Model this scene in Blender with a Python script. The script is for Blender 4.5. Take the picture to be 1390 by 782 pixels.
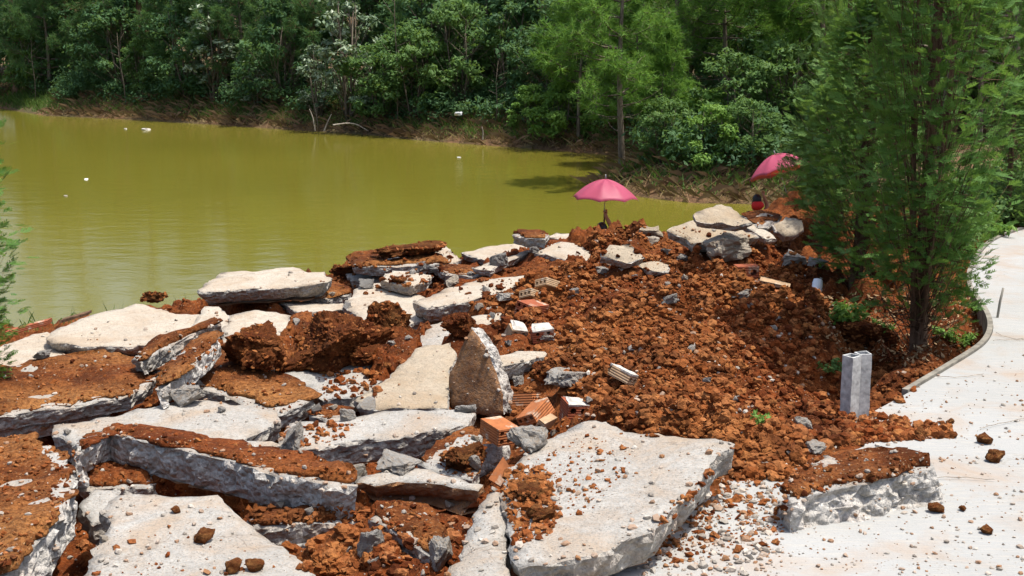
import bpy, bmesh, math, random
import numpy as np
from mathutils import Vector, Matrix, Quaternion
from mathutils.geometry import delaunay_2d_cdt
from mathutils.bvhtree import BVHTree

scene = bpy.context.scene
for o in list(bpy.data.objects):
    bpy.data.objects.remove(o)
C = scene.collection
rng = np.random.default_rng(7)
random.seed(7)

# ------------------------------------------------------------------ camera
W0, H0, FPX, CAMZ = 1390.0, 782.0, 1800.0, 1.75
PITCH = math.atan2(371.0, FPX)
cam_d = bpy.data.cameras.new('camera')
cam_d.sensor_width = 36.0
cam_d.lens = 36.0 * FPX / W0
cam_d.clip_start = 0.05
cam_d.clip_end = 600.0
cam = bpy.data.objects.new('camera', cam_d)
C.objects.link(cam)
cam.location = (0, 0, CAMZ)
cam.rotation_euler = (math.pi / 2 - PITCH, 0, 0)
scene.camera = cam

# ------------------------------------------------------------------ sky, sun, exposure
SUN_EL = math.radians(73)
SUN_AZ = math.radians(96)          # clockwise from +Y (away from the camera) towards +X
sunvec = Vector((math.sin(SUN_AZ) * math.cos(SUN_EL), math.cos(SUN_AZ) * math.cos(SUN_EL), math.sin(SUN_EL)))
world = bpy.data.worlds.new('World')
scene.world = world
world.use_nodes = True
wn = world.node_tree.nodes
bg = wn['Background']
sky = wn.new('ShaderNodeTexSky')
sky.sky_type = 'NISHITA'
sky.sun_disc = False
sky.sun_elevation = SUN_EL
sky.sun_rotation = SUN_AZ
sky.air_density = 1.0
sky.dust_density = 4.0
world.node_tree.links.new(sky.outputs[0], bg.inputs[0])
bg.inputs[1].default_value = 0.15
sd_ = bpy.data.lights.new('sun', 'SUN')
sd_.energy = 3.8
sd_.angle = math.radians(0.55)
sd_.color = (1.0, 0.955, 0.88)
sun = bpy.data.objects.new('sun', sd_)
C.objects.link(sun)
sun.rotation_mode = 'QUATERNION'
sun.rotation_quaternion = sunvec.to_track_quat('Z', 'Y')
sun.location = (0, 0, 30)
scene.view_settings.view_transform = 'Standard'
scene.view_settings.look = 'None'
scene.view_settings.exposure = 0.66
scene.view_settings.gamma = 1.0
scene.view_settings.use_curve_mapping = False
scene.render.engine = 'CYCLES'
scene.cycles.max_bounces = 6
scene.cycles.diffuse_bounces = 3
scene.cycles.transparent_max_bounces = 8

# ------------------------------------------------------------------ helpers: projection, noise, meshes
_cp, _sp = math.cos(PITCH), math.sin(PITCH)
def ray(px, py):
    a = (px - W0 / 2) / FPX
    b = -(py - H0 / 2) / FPX
    return np.array([a, _cp + b * _sp, -_sp + b * _cp])
CAM = np.array([0, 0, CAMZ])
def PZ(px, py, z):                       # the point at height z that the photo shows at (px, py)
    d = ray(px, py)
    return CAM + d * ((z - CAMZ) / d[2])
def PY(px, py, y):                       # the point at distance y
    d = ray(px, py)
    return CAM + d * (y / d[1])
def PPL(px, py, p0, n):                  # the point on a plane
    d = ray(px, py)
    return CAM + d * (np.dot(p0 - CAM, n) / np.dot(d, n))

def _hash(ix, iy, iz, s):
    h = (ix.astype(np.int64) * 374761393 + iy.astype(np.int64) * 668265263 + iz.astype(np.int64) * 2147483647 + s * 1274126177) & 0xFFFFFFFF
    h = ((h ^ (h >> 13)) * 1274126177) & 0xFFFFFFFF
    h = ((h ^ (h >> 16)) * 2246822519) & 0xFFFFFFFF
    h = h ^ (h >> 15)
    return (h & 0xFFFFFF) / float(0x7FFFFF) - 1.0
def vnoise(p, s=0):
    i = np.floor(p)
    f = p - i
    u = f * f * (3 - 2 * f)
    i = i.astype(np.int64)
    r = 0
    for dx in (0, 1):
        wx = u[:, 0] if dx else 1 - u[:, 0]
        for dy in (0, 1):
            wy = u[:, 1] if dy else 1 - u[:, 1]
            for dz in (0, 1):
                wz = u[:, 2] if dz else 1 - u[:, 2]
                r = r + wx * wy * wz * _hash(i[:, 0] + dx, i[:, 1] + dy, i[:, 2] + dz, s)
    return r
def fbm(p, freq, octs=4, s=0, gain=0.5):
    a, t, r = 1.0, 0.0, 0
    for k in range(octs):
        r = r + a * vnoise(p * freq + 17.3 * k, s + k)
        t += a
        a *= gain
        freq *= 2.03
    return r / t
def xy3(x, y):
    return np.stack([x, y, np.zeros_like(x)], 1)

def tag(o, label=None, cat=None, group=None, kind=None):
    if label: o['label'] = label
    if cat: o['category'] = cat
    if group: o['group'] = group
    if kind: o['kind'] = kind
    return o
def link(name, me, parent=None, loc=None):
    o = bpy.data.objects.new(name, me)
    C.objects.link(o)
    if parent is not None: o.parent = parent
    if loc is not None: o.location = tuple(float(c) for c in loc)
    return o
def empty(name, loc):
    o = link(name, None, None, loc)
    o.empty_display_size = 0.1
    return o
def mesh_np(name, v, f, mats, midx=None, smooth=None):
    """v (N,3); f (M,k) all faces with the same number of corners, or a list of lists"""
    me = bpy.data.meshes.new(name)
    v = np.asarray(v, dtype=np.float32)
    if isinstance(f, np.ndarray):
        k = f.shape[1]
        n = len(f)
        me.vertices.add(len(v)); me.vertices.foreach_set('co', v.ravel())
        me.loops.add(n * k); me.loops.foreach_set('vertex_index', f.astype(np.int32).ravel())
        me.polygons.add(n)
        me.polygons.foreach_set('loop_start', np.arange(n, dtype=np.int32) * k)
        me.polygons.foreach_set('loop_total', np.full(n, k, dtype=np.int32))
    else:
        me.from_pydata(v.tolist(), [], f)
        n = len(f)
    for m in mats: me.materials.append(m)
    if midx is not None: me.polygons.foreach_set('material_index', np.asarray(midx, dtype=np.int32))
    if smooth is None: smooth = False
    sm = np.full(n, smooth, dtype=bool) if isinstance(smooth, bool) else np.asarray(smooth, dtype=bool)
    me.polygons.foreach_set('use_smooth', sm)
    me.update(calc_edges=True)
    me.validate()
    return me
def tube(path, radii, sides=6, cap=True):
    """one tapered tube: returns verts, quad/ngon faces"""
    P = [np.asarray(p, float) for p in path]
    vs, fs = [], []
    prev = None
    for i, p in enumerate(P):
        t = P[min(i + 1, len(P) - 1)] - P[max(i - 1, 0)]
        t = t / (np.linalg.norm(t) + 1e-9)
        if prev is None:
            a = np.cross(t, [0.31, 0.87, 0.11])
            if np.linalg.norm(a) < 1e-3: a = np.cross(t, [1, 0, 0])
        else:
            a = prev - t * np.dot(prev, t)
        a = a / (np.linalg.norm(a) + 1e-9)
        prev = a
        b = np.cross(t, a)
        for k in range(sides):
            an = 2 * math.pi * k / sides
            vs.append(p + radii[i] * (math.cos(an) * a + math.sin(an) * b))
    for i in range(len(P) - 1):
        for k in range(sides):
            k2 = (k + 1) % sides
            fs.append([i * sides + k, i * sides + k2, (i + 1) * sides + k2, (i + 1) * sides + k])
    if cap:
        fs.append(list(range(sides))[::-1])
        fs.append([(len(P) - 1) * sides + k for k in range(sides)])
    return vs, fs
class MB:
    def __init__(self): self.v, self.f, self.m = [], [], []
    def add(self, v, f, m=0):
        o = len(self.v)
        self.v.extend([tuple(map(float, p)) for p in v])
        self.f.extend([[i + o for i in q] for q in f])
        self.m.extend([m] * len(f))
        return self
    def tube(self, path, radii, sides=6, m=0): return self.add(*tube(path, radii, sides), m)
    def box(self, c, s, rot=None, m=0):
        c = np.asarray(c, float); s = np.asarray(s, float) / 2
        q = np.array([[x, y, z] for z in (-1, 1) for y in (-1, 1) for x in (-1, 1)], float) * s
        if rot is not None: q = q @ np.array(rot).T
        return self.add(q + c, [[0, 2, 3, 1], [4, 5, 7, 6], [0, 1, 5, 4], [2, 6, 7, 3], [0, 4, 6, 2], [1, 3, 7, 5]], m)
    def mesh(self, name, mats, smooth=False):
        return mesh_np(name, np.array(self.v), self.f, mats, self.m, smooth)
def rot_rand(n, r):
    """n random rotation matrices"""
    q = r.normal(size=(n, 4)); q /= np.linalg.norm(q, axis=1)[:, None]
    w, x, y, z = q.T
    return np.stack([1 - 2 * (y * y + z * z), 2 * (x * y - z * w), 2 * (x * z + y * w),
                     2 * (x * y + z * w), 1 - 2 * (x * x + z * z), 2 * (y * z - x * w),
                     2 * (x * z - y * w), 2 * (y * z + x * w), 1 - 2 * (x * x + y * y)], 1).reshape(n, 3, 3)

# ------------------------------------------------------------------ materials
class NT:
    def __init__(self, name):
        self.mat = bpy.data.materials.new(name)
        self.mat.use_nodes = True
        self.t = self.mat.node_tree
        self.n = self.t.nodes
        self.b = self.n['Principled BSDF']
        self.out = self.n['Material Output']
        self.co = self.n.new('ShaderNodeTexCoord')
    def new(self, typ, **kw):
        nd = self.n.new(typ)
        for k, v in kw.items(): setattr(nd, k, v)
        return nd
    def l(self, a, b): self.t.links.new(a, b)
    def vec(self, space='Object', scale=(1, 1, 1), rnd=False):
        m = self.new('ShaderNodeMapping')
        self.l(self.co.outputs[space], m.inputs[0])
        m.inputs['Scale'].default_value = scale
        if rnd:
            oi = self.new('ShaderNodeObjectInfo')
            mul = self.new('ShaderNodeMath', operation='MULTIPLY'); mul.inputs[1].default_value = 37.0
            self.l(oi.outputs['Random'], mul.inputs[0])
            self.l(mul.outputs[0], m.inputs['Location'])
        return m.outputs[0]
    def noise(self, v, scale, detail=4, rough=0.55, dist=0.0):
        n = self.new('ShaderNodeTexNoise')
        n.inputs['Scale'].default_value = scale; n.inputs['Detail'].default_value = detail
        n.inputs['Roughness'].default_value = rough; n.inputs['Distortion'].default_value = dist
        self.l(v, n.inputs['Vector'])
        return n.outputs['Fac']
    def voro(self, v, scale, feature='F1', rand=1.0):
        n = self.new('ShaderNodeTexVoronoi', feature=feature)
        n.inputs['Scale'].default_value = scale
        n.inputs['Randomness'].default_value = rand
        self.l(v, n.inputs['Vector'])
        return n.outputs['Distance']
    def crack(self, v, scale, width):
        nz = self.new('ShaderNodeTexNoise'); nz.inputs['Scale'].default_value = 4.0; nz.inputs['Detail'].default_value = 4
        self.l(v, nz.inputs['Vector'])
        ma = self.new('ShaderNodeVectorMath', operation='MULTIPLY_ADD')
        self.l(nz.outputs['Color'], ma.inputs[0]); ma.inputs[1].default_value = (0.35, 0.35, 0.35); self.l(v, ma.inputs[2])
        return self.ramp(self.voro(ma.outputs[0], scale, 'DISTANCE_TO_EDGE'), [(0.0, 1.0), (width, 0.0)])
    def ramp(self, fac, stops):
        r = self.new('ShaderNodeValToRGB')
        e = r.color_ramp.elements
        while len(e) < len(stops): e.new(0.5)
        for el, (p, c) in zip(e, stops):
            el.position = p
            el.color = (c, c, c, 1) if isinstance(c, (int, float)) else (*c, 1)
        self.l(fac, r.inputs[0])
        return r.outputs[0]
    def mix(self, fac, a, b, blend='MIX'):
        m = self.new('ShaderNodeMix', data_type='RGBA', blend_type=blend)
        for sock, v in ((m.inputs[0], fac), (m.inputs[6], a), (m.inputs[7], b)):
            if isinstance(v, (int, float)): sock.default_value = v
            elif isinstance(v, tuple): sock.default_value = (*v, 1)
            else: self.l(v, sock)
        return m.outputs[2]
    def math(self, op, a, b=0.0):
        m = self.new('ShaderNodeMath', operation=op)
        for sock, v in ((m.inputs[0], a), (m.inputs[1], b)):
            if isinstance(v, (int, float)): sock.default_value = v
            else: self.l(v, sock)
        return m.outputs[0]
    def bump(self, h, strength=0.5, dist=0.01, prev=None):
        b = self.new('ShaderNodeBump')
        b.inputs['Strength'].default_value = strength
        b.inputs['Distance'].default_value = dist
        self.l(h, b.inputs['Height'])
        if prev is not None: self.l(prev, b.inputs['Normal'])
        return b.outputs[0]
    def done(self, col, rough=0.9, normal=None, spec=0.3):
        if isinstance(col, tuple): self.b.inputs['Base Color'].default_value = (*col, 1)
        else: self.l(col, self.b.inputs['Base Color'])
        if isinstance(rough, (int, float)): self.b.inputs['Roughness'].default_value = rough
        else: self.l(rough, self.b.inputs['Roughness'])
        self.b.inputs['Specular IOR Level'].default_value = spec
        if normal is not None: self.l(normal, self.b.inputs['Normal'])
        return self.mat

SOIL_D, SOIL_M, SOIL_L = (0.056, 0.0142, 0.0045), (0.18, 0.0455, 0.0105), (0.3, 0.117, 0.035)
def mat_concrete(name, light, dark, stain, pit=1.0, sp='Object', soilmix=0.6):
    light, dark, stain = [tuple(c * 0.66 for c in q) for q in (light, dark, stain)]
    t = NT(name)
    v = t.vec(sp, rnd=True)
    n1 = t.noise(v, 2.3, 5, 0.6)
    n2 = t.noise(v, 26, 6, 0.7)
    base = t.mix(t.ramp(n1, [(0.3, 0.0), (0.7, 1.0)]), light, dark)
    base = t.mix(t.ramp(n2, [(0.35, 0.45), (0.6, 0.0)]), base, tuple(c * 0.62 for c in dark))
    st = t.noise(v, 3.4, 6, 0.65, 0.6)
    base = t.mix(t.ramp(st, [(0.45, 0.0), (0.64, soilmix)]), base, stain)
    fine = t.noise(v, 95, 3, 0.7)
    base = t.mix(t.ramp(fine, [(0.36, 0.55), (0.5, 0.0)]), base, tuple(c * 0.5 for c in dark))
    d1 = t.voro(v, 55)
    pits = t.ramp(d1, [(0.10, 1.0), (0.22, 0.0)])
    sel = t.ramp(t.noise(v, 7, 3), [(0.48, 0.0), (0.6, 1.0)])
    pm = t.math('MULTIPLY', pits, sel)
    base = t.mix(t.math('MULTIPLY', pm, 0.65 * pit), base, (0.16, 0.12, 0.09))
    sp2 = t.ramp(t.voro(v, 120), [(0.14, 0.8), (0.3, 0.0)])
    base = t.mix(sp2, base, (0.27, 0.2, 0.14))
    ck = t.crack(v, 1.5, 0.007)
    base = t.mix(t.math('MULTIPLY', ck, t.ramp(t.noise(v, 1.7, 2), [(0.5, 0.0), (0.6, 0.7)])), base, (0.14, 0.11, 0.085))
    h = t.math('ADD', t.math('MULTIPLY', n2, 0.8), t.math('MULTIPLY', pm, -0.6))
    nrm = t.bump(t.noise(v, 11, 5, 0.65), 0.5, 0.03)
    nrm = t.bump(h, 0.7, 0.014, nrm)
    nrm = t.bump(t.noise(v, 120, 3, 0.6), 0.35, 0.004, nrm)
    return t.done(base, 0.92, nrm, 0.2)
M = {}
M['concrete'] = mat_concrete('pale_concrete', (0.57, 0.552, 0.51), (0.455, 0.435, 0.395), (0.45, 0.32, 0.2), 1.0)
M['concrete_beige'] = mat_concrete('beige_concrete', (0.58, 0.49, 0.37), (0.5, 0.42, 0.31), (0.42, 0.3, 0.18), 0.5)
M['concrete_warm'] = mat_concrete('sun_bleached_concrete', (0.66, 0.59, 0.485), (0.58, 0.51, 0.41), (0.47, 0.34, 0.22), 0.9)

def mat_broken(name, a, b, soil=0.35, stones=0.6):
    a, b = [tuple(c * 0.8 for c in q) for q in (a, b)]
    t = NT(name)
    v = t.vec('Object', rnd=True)
    n1 = t.noise(v, 9, 6, 0.7)
    base = t.mix(t.ramp(n1, [(0.35, 0.0), (0.65, 1.0)]), a, b)
    ag = t.voro(v, 34)
    base = t.mix(t.ramp(ag, [(0.16, 0.55 if stones else 0.1), (0.36, 0.0)]), base, (0.2, 0.185, 0.165))
    base = t.mix(t.ramp(t.voro(v, 21), [(0.12, stones), (0.3, 0.0)]), base, (0.48, 0.455, 0.41))
    base = t.mix(t.ramp(t.noise(v, 4, 5, 0.65), [(0.5, 0.0), (0.68, soil)]), base, (0.33, 0.17, 0.08))
    base = t.mix(t.ramp(t.noise(v, 60, 3, 0.6), [(0.4, 0.35), (0.58, 0.0)]), base, (0.14, 0.125, 0.11))
    h = t.math('ADD', n1, t.math('MULTIPLY', ag, -0.5 if stones else 0.0))
    nrm = t.bump(h, 1.0, 0.045)
    nrm = t.bump(t.noise(v, 90, 3, 0.6), 0.5, 0.006, nrm)
    return t.done(base, 0.95, nrm, 0.15)
M['broken'] = mat_broken('broken_concrete', (0.55, 0.52, 0.465), (0.36, 0.335, 0.29))
M['broken_light'] = mat_broken('light_broken_concrete', (0.66, 0.635, 0.59), (0.47, 0.445, 0.4), 0.2)
M['underside'] = mat_broken('soiled_concrete', (0.38, 0.2, 0.09), (0.22, 0.09, 0.034), 0.9, 0.0)

def mat_soil(name, sp='Object', dry=0.5, tint=(1, 1, 1)):
    t = NT(name)
    v = t.vec(sp)
    k = lambda c: tuple(x * y for x, y in zip(c, tint))
    n1 = t.noise(v, 1.1, 5, 0.6)
    n2 = t.noise(v, 9, 6, 0.65)
    n3 = t.noise(v, 45, 4, 0.6)
    base = t.mix(t.ramp(n2, [(0.3, 0.0), (0.62, 1.0)]), k(SOIL_D), k(SOIL_M))
    base = t.mix(t.ramp(n1, [(0.42, 0.0), (0.68, dry)]), base, k(SOIL_L))
    base = t.mix(t.ramp(t.noise(v, 2.6, 4, 0.6), [(0.34, 0.75), (0.47, 0.0)]), base, k(tuple(c * 0.7 for c in SOIL_D)))
    base = t.mix(t.ramp(n3, [(0.42, 0.6), (0.55, 0.0)]), base, k(SOIL_D))
    base = t.mix(t.ramp(t.noise(v, 85, 2, 0.5), [(0.62, 0.0), (0.75, 0.6)]), base, k((0.38, 0.22, 0.11)))
    h = t.math('ADD', t.math('MULTIPLY', n2, 1.0), t.math('MULTIPLY', n3, 0.5))
    nrm = t.bump(h, 1.0, 0.035)
    nrm = t.bump(t.noise(v, 130, 3, 0.6), 0.7, 0.006, nrm)
    return t.done(base, 0.97, nrm, 0.1)
M['soil'] = mat_soil('red_soil')
M['soil_dry'] = mat_soil('dry_soil', dry=0.95, tint=(1.0, 1.16, 1.25))
M['soil_pale'] = mat_soil('pale_clod', dry=1.0, tint=(1.35, 1.6, 1.8))
M['soil_dark'] = mat_soil('damp_soil', dry=0.2, tint=(0.8, 0.75, 0.75))

def mat_crumb():
    t = NT('soil_crumb')
    g = t.new('ShaderNodeNewGeometry')
    v = t.vec('Object')
    r = g.outputs['Random Per Island']
    base = t.ramp(r, [(0.0, SOIL_D), (0.35, SOIL_M), (0.75, (0.3, 0.12, 0.045)), (1.0, SOIL_L)])
    n = t.noise(v, 60, 4, 0.65)
    base = t.mix(t.ramp(n, [(0.38, 0.6), (0.55, 0.0)]), base, SOIL_D)
    big = t.ramp(t.noise(v, 1.1, 5, 0.6), [(0.42, 0.0), (0.64, 0.55)])
    base = t.mix(big, base, SOIL_L)
    base = t.mix(t.ramp(t.noise(v, 2.6, 4, 0.6), [(0.36, 0.7), (0.48, 0.0)]), base, tuple(c * 0.8 for c in SOIL_D))
    return t.done(base, 0.97, t.bump(n, 0.9, 0.012), 0.1)
M['crumb'] = mat_crumb()
def mat_pebble():
    t = NT('grit')
    g = t.new('ShaderNodeNewGeometry')
    base = t.ramp(g.outputs['Random Per Island'], [(0.0, (0.2, 0.17, 0.14)), (0.3, (0.32, 0.295, 0.255)), (0.6, (0.24, 0.12, 0.055)), (1.0, (0.42, 0.39, 0.34))])
    return t.done(base, 0.95, t.bump(t.noise(t.vec('Object'), 80, 3), 0.6, 0.006), 0.15)
M['pebble'] = mat_pebble()

def mat_path():
    t = NT('path_concrete')
    v = t.vec('Object')
    vs = t.vec('Object', (1.0, 9.0, 1.0))
    n1 = t.noise(v, 0.9, 5, 0.6)
    base = t.mix(t.ramp(n1, [(0.35, 0.0), (0.68, 1.0)]), (0.318, 0.322, 0.314), (0.278, 0.28, 0.268))
    br = t.noise(vs, 7, 5, 0.65)
    base = t.mix(t.ramp(br, [(0.36, 0.35), (0.5, 0.0)]), base, (0.4, 0.37, 0.32))
    sc = t.noise(vs, 22, 4, 0.6)
    base = t.mix(t.ramp(sc, [(0.3, 0.4), (0.42, 0.0)]), base, (0.33, 0.3, 0.25))
    st = t.noise(v, 2.2, 5, 0.65, 0.5)
    base = t.mix(t.ramp(st, [(0.48, 0.0), (0.68, 0.6)]), base, (0.3, 0.215, 0.145))
    d = t.ramp(t.voro(v, 42), [(0.09, 0.75), (0.17, 0.0)])
    base = t.mix(t.math('MULTIPLY', d, t.ramp(t.noise(v, 3.1, 3), [(0.45, 0.0), (0.6, 1.0)])), base, (0.17, 0.14, 0.11))
    ck = t.crack(v, 0.55, 0.003)
    base = t.mix(t.math('MULTIPLY', ck, t.ramp(t.noise(v, 0.8, 2), [(0.54, 0.0), (0.62, 0.4)])), base, (0.2, 0.18, 0.15))
    nrm = t.bump(t.math('ADD', br, t.math('MULTIPLY', sc, 0.4)), 0.45, 0.012)
    nrm = t.bump(t.noise(v, 110, 3, 0.65), 0.5, 0.004, nrm)
    return t.done(base, 0.93, nrm, 0.2)
M['path'] = mat_path()

def mat_water():
    t = NT('muddy_water')
    v = t.vec('Object', (1.0, 1.0, 1.0))
    n1 = t.noise(v, 0.12, 3, 0.5)
    col = t.mix(t.ramp(n1, [(0.35, 0.0), (0.65, 1.0)]), (0.135, 0.121, 0.0155), (0.12, 0.109, 0.014))
    vw = t.vec('Object', (1.0, 1.7, 1.0))
    h = t.math('ADD', t.noise(vw, 1.4, 3, 0.5), t.math('MULTIPLY', t.noise(vw, 7.0, 2, 0.5), 0.22))
    nrm = t.bump(h, 0.28, 0.03)
    t.b.inputs['IOR'].default_value = 1.33
    return t.done(col, 0.1, nrm, 0.27)
M['water'] = mat_water()

def mat_ground():
    t = NT('forest_floor')
    v = t.vec('Object')
    n = t.noise(v, 0.6, 6, 0.65)
    n2 = t.noise(v, 5, 5, 0.65)
    base = t.mix(t.ramp(n, [(0.4, 0.0), (0.62, 1.0)]), (0.17, 0.095, 0.05), (0.11, 0.095, 0.045))
    base = t.mix(t.ramp(n2, [(0.35, 0.7), (0.6, 0.0)]), base, (0.05, 0.035, 0.02))
    return t.done(base, 0.97, t.bump(n2, 1.0, 0.15), 0.1)
M['ground'] = mat_ground()

def mat_leaf(name, cols, transl=0.35, rough=0.6, spec=0.25):
    t = NT(name)
    g = t.new('ShaderNodeAttribute', attribute_name='tint')
    k = len(cols)
    base = t.ramp(g.outputs['Fac'], [(i / (k - 1), c) for i, c in enumerate(cols)])
    t.done(base, rough, None, spec)
    tr = t.new('ShaderNodeBsdfTranslucent')
    bright = t.mix(0.35, base, (0.22, 0.3, 0.03))
    t.l(bright, tr.inputs[0])
    ms = t.new('ShaderNodeMixShader')
    ms.inputs[0].default_value = transl
    t.l(t.b.outputs[0], ms.inputs[1]); t.l(tr.outputs[0], ms.inputs[2])
    t.l(ms.outputs[0], t.out.inputs[0])
    return t.mat
M['pine'] = mat_leaf('pine_needles', [(0.055, 0.14, 0.03), (0.09, 0.205, 0.042), (0.14, 0.26, 0.06)], 0.42)
M['pine_bright'] = mat_leaf('young_pine_needles', [(0.085, 0.2, 0.035), (0.135, 0.285, 0.045), (0.19, 0.35, 0.06)], 0.45)
M['pine_dark'] = mat_leaf('dark_pine_needles', [(0.046, 0.12, 0.044), (0.08, 0.185, 0.06), (0.125, 0.24, 0.08)], 0.45)
M['leaf_dark'] = mat_leaf('dark_leaves', [(0.04, 0.1, 0.042), (0.068, 0.155, 0.056), (0.115, 0.205, 0.078)], 0.44)
M['leaf_mid'] = mat_leaf('green_leaves', [(0.055, 0.12, 0.032), (0.09, 0.18, 0.045), (0.14, 0.24, 0.065)], 0.4)
M['leaf_bright'] = mat_leaf('bright_leaves', [(0.08, 0.18, 0.03), (0.14, 0.27, 0.045), (0.2, 0.34, 0.07)], 0.4)
M['leaf_pale'] = mat_leaf('pale_leaves', [(0.07, 0.12, 0.055), (0.17, 0.24, 0.14), (0.32, 0.38, 0.25)], 0.25, 0.45, 0.4)
M['cypress'] = mat_leaf('cypress_sprays', [(0.055, 0.14, 0.028), (0.095, 0.215, 0.04), (0.145, 0.285, 0.058)], 0.46, 0.65)
M['cypress_light'] = mat_leaf('light_cypress_sprays', [(0.08, 0.175, 0.04), (0.125, 0.24, 0.055), (0.18, 0.3, 0.075)], 0.42, 0.65)
M['dry_grass'] = mat_leaf('dry_grass', [(0.16, 0.1, 0.05), (0.27, 0.19, 0.095), (0.38, 0.3, 0.15)], 0.3, 0.8, 0.1)
M['brush'] = mat_leaf('dead_brush', [(0.09, 0.05, 0.03), (0.19, 0.11, 0.062), (0.3, 0.19, 0.11)], 0.25, 0.9, 0.1)
M['green_grass'] = mat_leaf('grass_blades', [(0.05, 0.11, 0.02), (0.085, 0.16, 0.03), (0.13, 0.19, 0.05)], 0.3, 0.7, 0.2)
M['litter'] = mat_leaf('leaf_litter', [(0.12, 0.07, 0.035), (0.26, 0.17, 0.09), (0.42, 0.3, 0.17)], 0.1, 0.85, 0.1)

def mat_bark(name, a, b):
    t = NT(name)
    v = t.vec('Object', (1, 1, 0.25))
    n = t.noise(v, 18, 5, 0.7)
    base = t.mix(t.ramp(n, [(0.38, 0.0), (0.62, 1.0)]), a, b)
    return t.done(base, 0.95, t.bump(n, 0.9, 0.03), 0.1)
M['bark'] = mat_bark('grey_bark', (0.085, 0.068, 0.05), (0.2, 0.165, 0.125))
M['bark_red'] = mat_bark('red_pine_bark', (0.12, 0.065, 0.038), (0.27, 0.17, 0.11))
M['bark_cyp'] = mat_bark('cypress_bark', (0.07, 0.042, 0.026), (0.17, 0.105, 0.065))
M['deadwood'] = mat_bark('dead_twigs', (0.22, 0.18, 0.14), (0.42, 0.37, 0.3))

def mat_plain(name, col, rough=0.6, var=0.25, scale=8, spec=0.3, bump=0.2):
    t = NT(name)
    v = t.vec('Object')
    n = t.noise(v, scale, 4, 0.6)
    base = t.mix(t.ramp(n, [(0.35, 0.0), (0.65, 1.0)]), col, tuple(c * (1 - var) for c in col))
    return t.done(base, rough, t.bump(n, bump, 0.004), spec)
def mat_brick(name, col):
    t = NT(name)
    v = t.vec('Object')
    w = t.new('ShaderNodeTexWave', wave_type='BANDS', bands_direction='Z')
    w.inputs['Scale'].default_value = 26; w.inputs['Distortion'].default_value = 0.6
    t.l(v, w.inputs['Vector'])
    n = t.noise(v, 22, 5, 0.65)
    base = t.mix(t.ramp(n, [(0.35, 0.0), (0.65, 1.0)]), col, tuple(c * 0.62 for c in col))
    base = t.mix(t.ramp(t.noise(v, 11, 5, 0.7), [(0.55, 0.0), (0.66, 0.75)]), base, (0.5, 0.42, 0.32))
    return t.done(base, 0.9, t.bump(t.math('ADD', w.outputs['Fac'], t.math('MULTIPLY', n, 0.5)), 0.5, 0.006), 0.15)
M['brick'] = mat_brick('orange_brick', (0.38, 0.135, 0.05))
M['brick_red'] = mat_brick('red_brick', (0.3, 0.088, 0.042))
M['brick_pale'] = mat_brick('mortared_brick', (0.42, 0.28, 0.165))
M['mortar'] = mat_plain('mortar', (0.5, 0.47, 0.42), 0.95, 0.35, 30, 0.1, 0.8)
M['cement_tube'] = mat_plain('cement_tube', (0.47, 0.47, 0.455), 0.85, 0.45, 30, 0.25, 0.7)
M['board'] = mat_plain('weathered_board', (0.25, 0.23, 0.19), 0.9, 0.5, 14, 0.15, 0.6)
M['stake'] = mat_plain('grey_stake', (0.3, 0.28, 0.24), 0.8, 0.3, 20)
M['plastic_white'] = mat_plain('white_plastic', (0.78, 0.8, 0.82), 0.4, 0.1, 10, 0.5)
M['skin'] = mat_plain('skin', (0.33, 0.165, 0.1), 0.6, 0.12)
M['hair'] = mat_plain('black_hair', (0.012, 0.011, 0.012), 0.55, 0.3, 60)
M['cloth_black'] = mat_plain('black_cloth', (0.018, 0.018, 0.022), 0.9, 0.3, 25)
M['cloth_red'] = mat_plain('red_cloth', (0.55, 0.022, 0.022), 0.8, 0.2, 18)
M['cloth_brown'] = mat_plain('brown_cloth', (0.12, 0.05, 0.035), 0.9, 0.3, 25)
M['metal'] = mat_plain('umbrella_metal', (0.28, 0.28, 0.29), 0.35, 0.1, 10, 0.6)
M['eye'] = mat_plain('eye', (0.02, 0.015, 0.012), 0.3, 0.1)
M['charred'] = mat_plain('charred_wood', (0.02, 0.016, 0.014), 0.95, 0.4, 20, 0.1, 0.8)
def mat_umbrella():
    t = NT('pink_nylon')
    v = t.vec('Object')
    n = t.noise(v, 5, 4, 0.6)
    base = t.mix(t.ramp(n, [(0.35, 0.0), (0.65, 1.0)]), (0.45, 0.09, 0.165), (0.4, 0.077, 0.14))
    t.done(base, 0.5, t.bump(n, 0.25, 0.02), 0.4)
    tr = t.new('ShaderNodeBsdfTranslucent'); tr.inputs[0].default_value = (0.85, 0.3, 0.2, 1)
    ms = t.new('ShaderNodeMixShader'); ms.inputs[0].default_value = 0.42
    t.l(t.b.outputs[0], ms.inputs[1]); t.l(tr.outputs[0], ms.inputs[2]); t.l(ms.outputs[0], t.out.inputs[0])
    return t.mat
M['nylon'] = mat_umbrella()
M['print'] = mat_plain('pale_print', (0.78, 0.42, 0.5), 0.6, 0.1)

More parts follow.
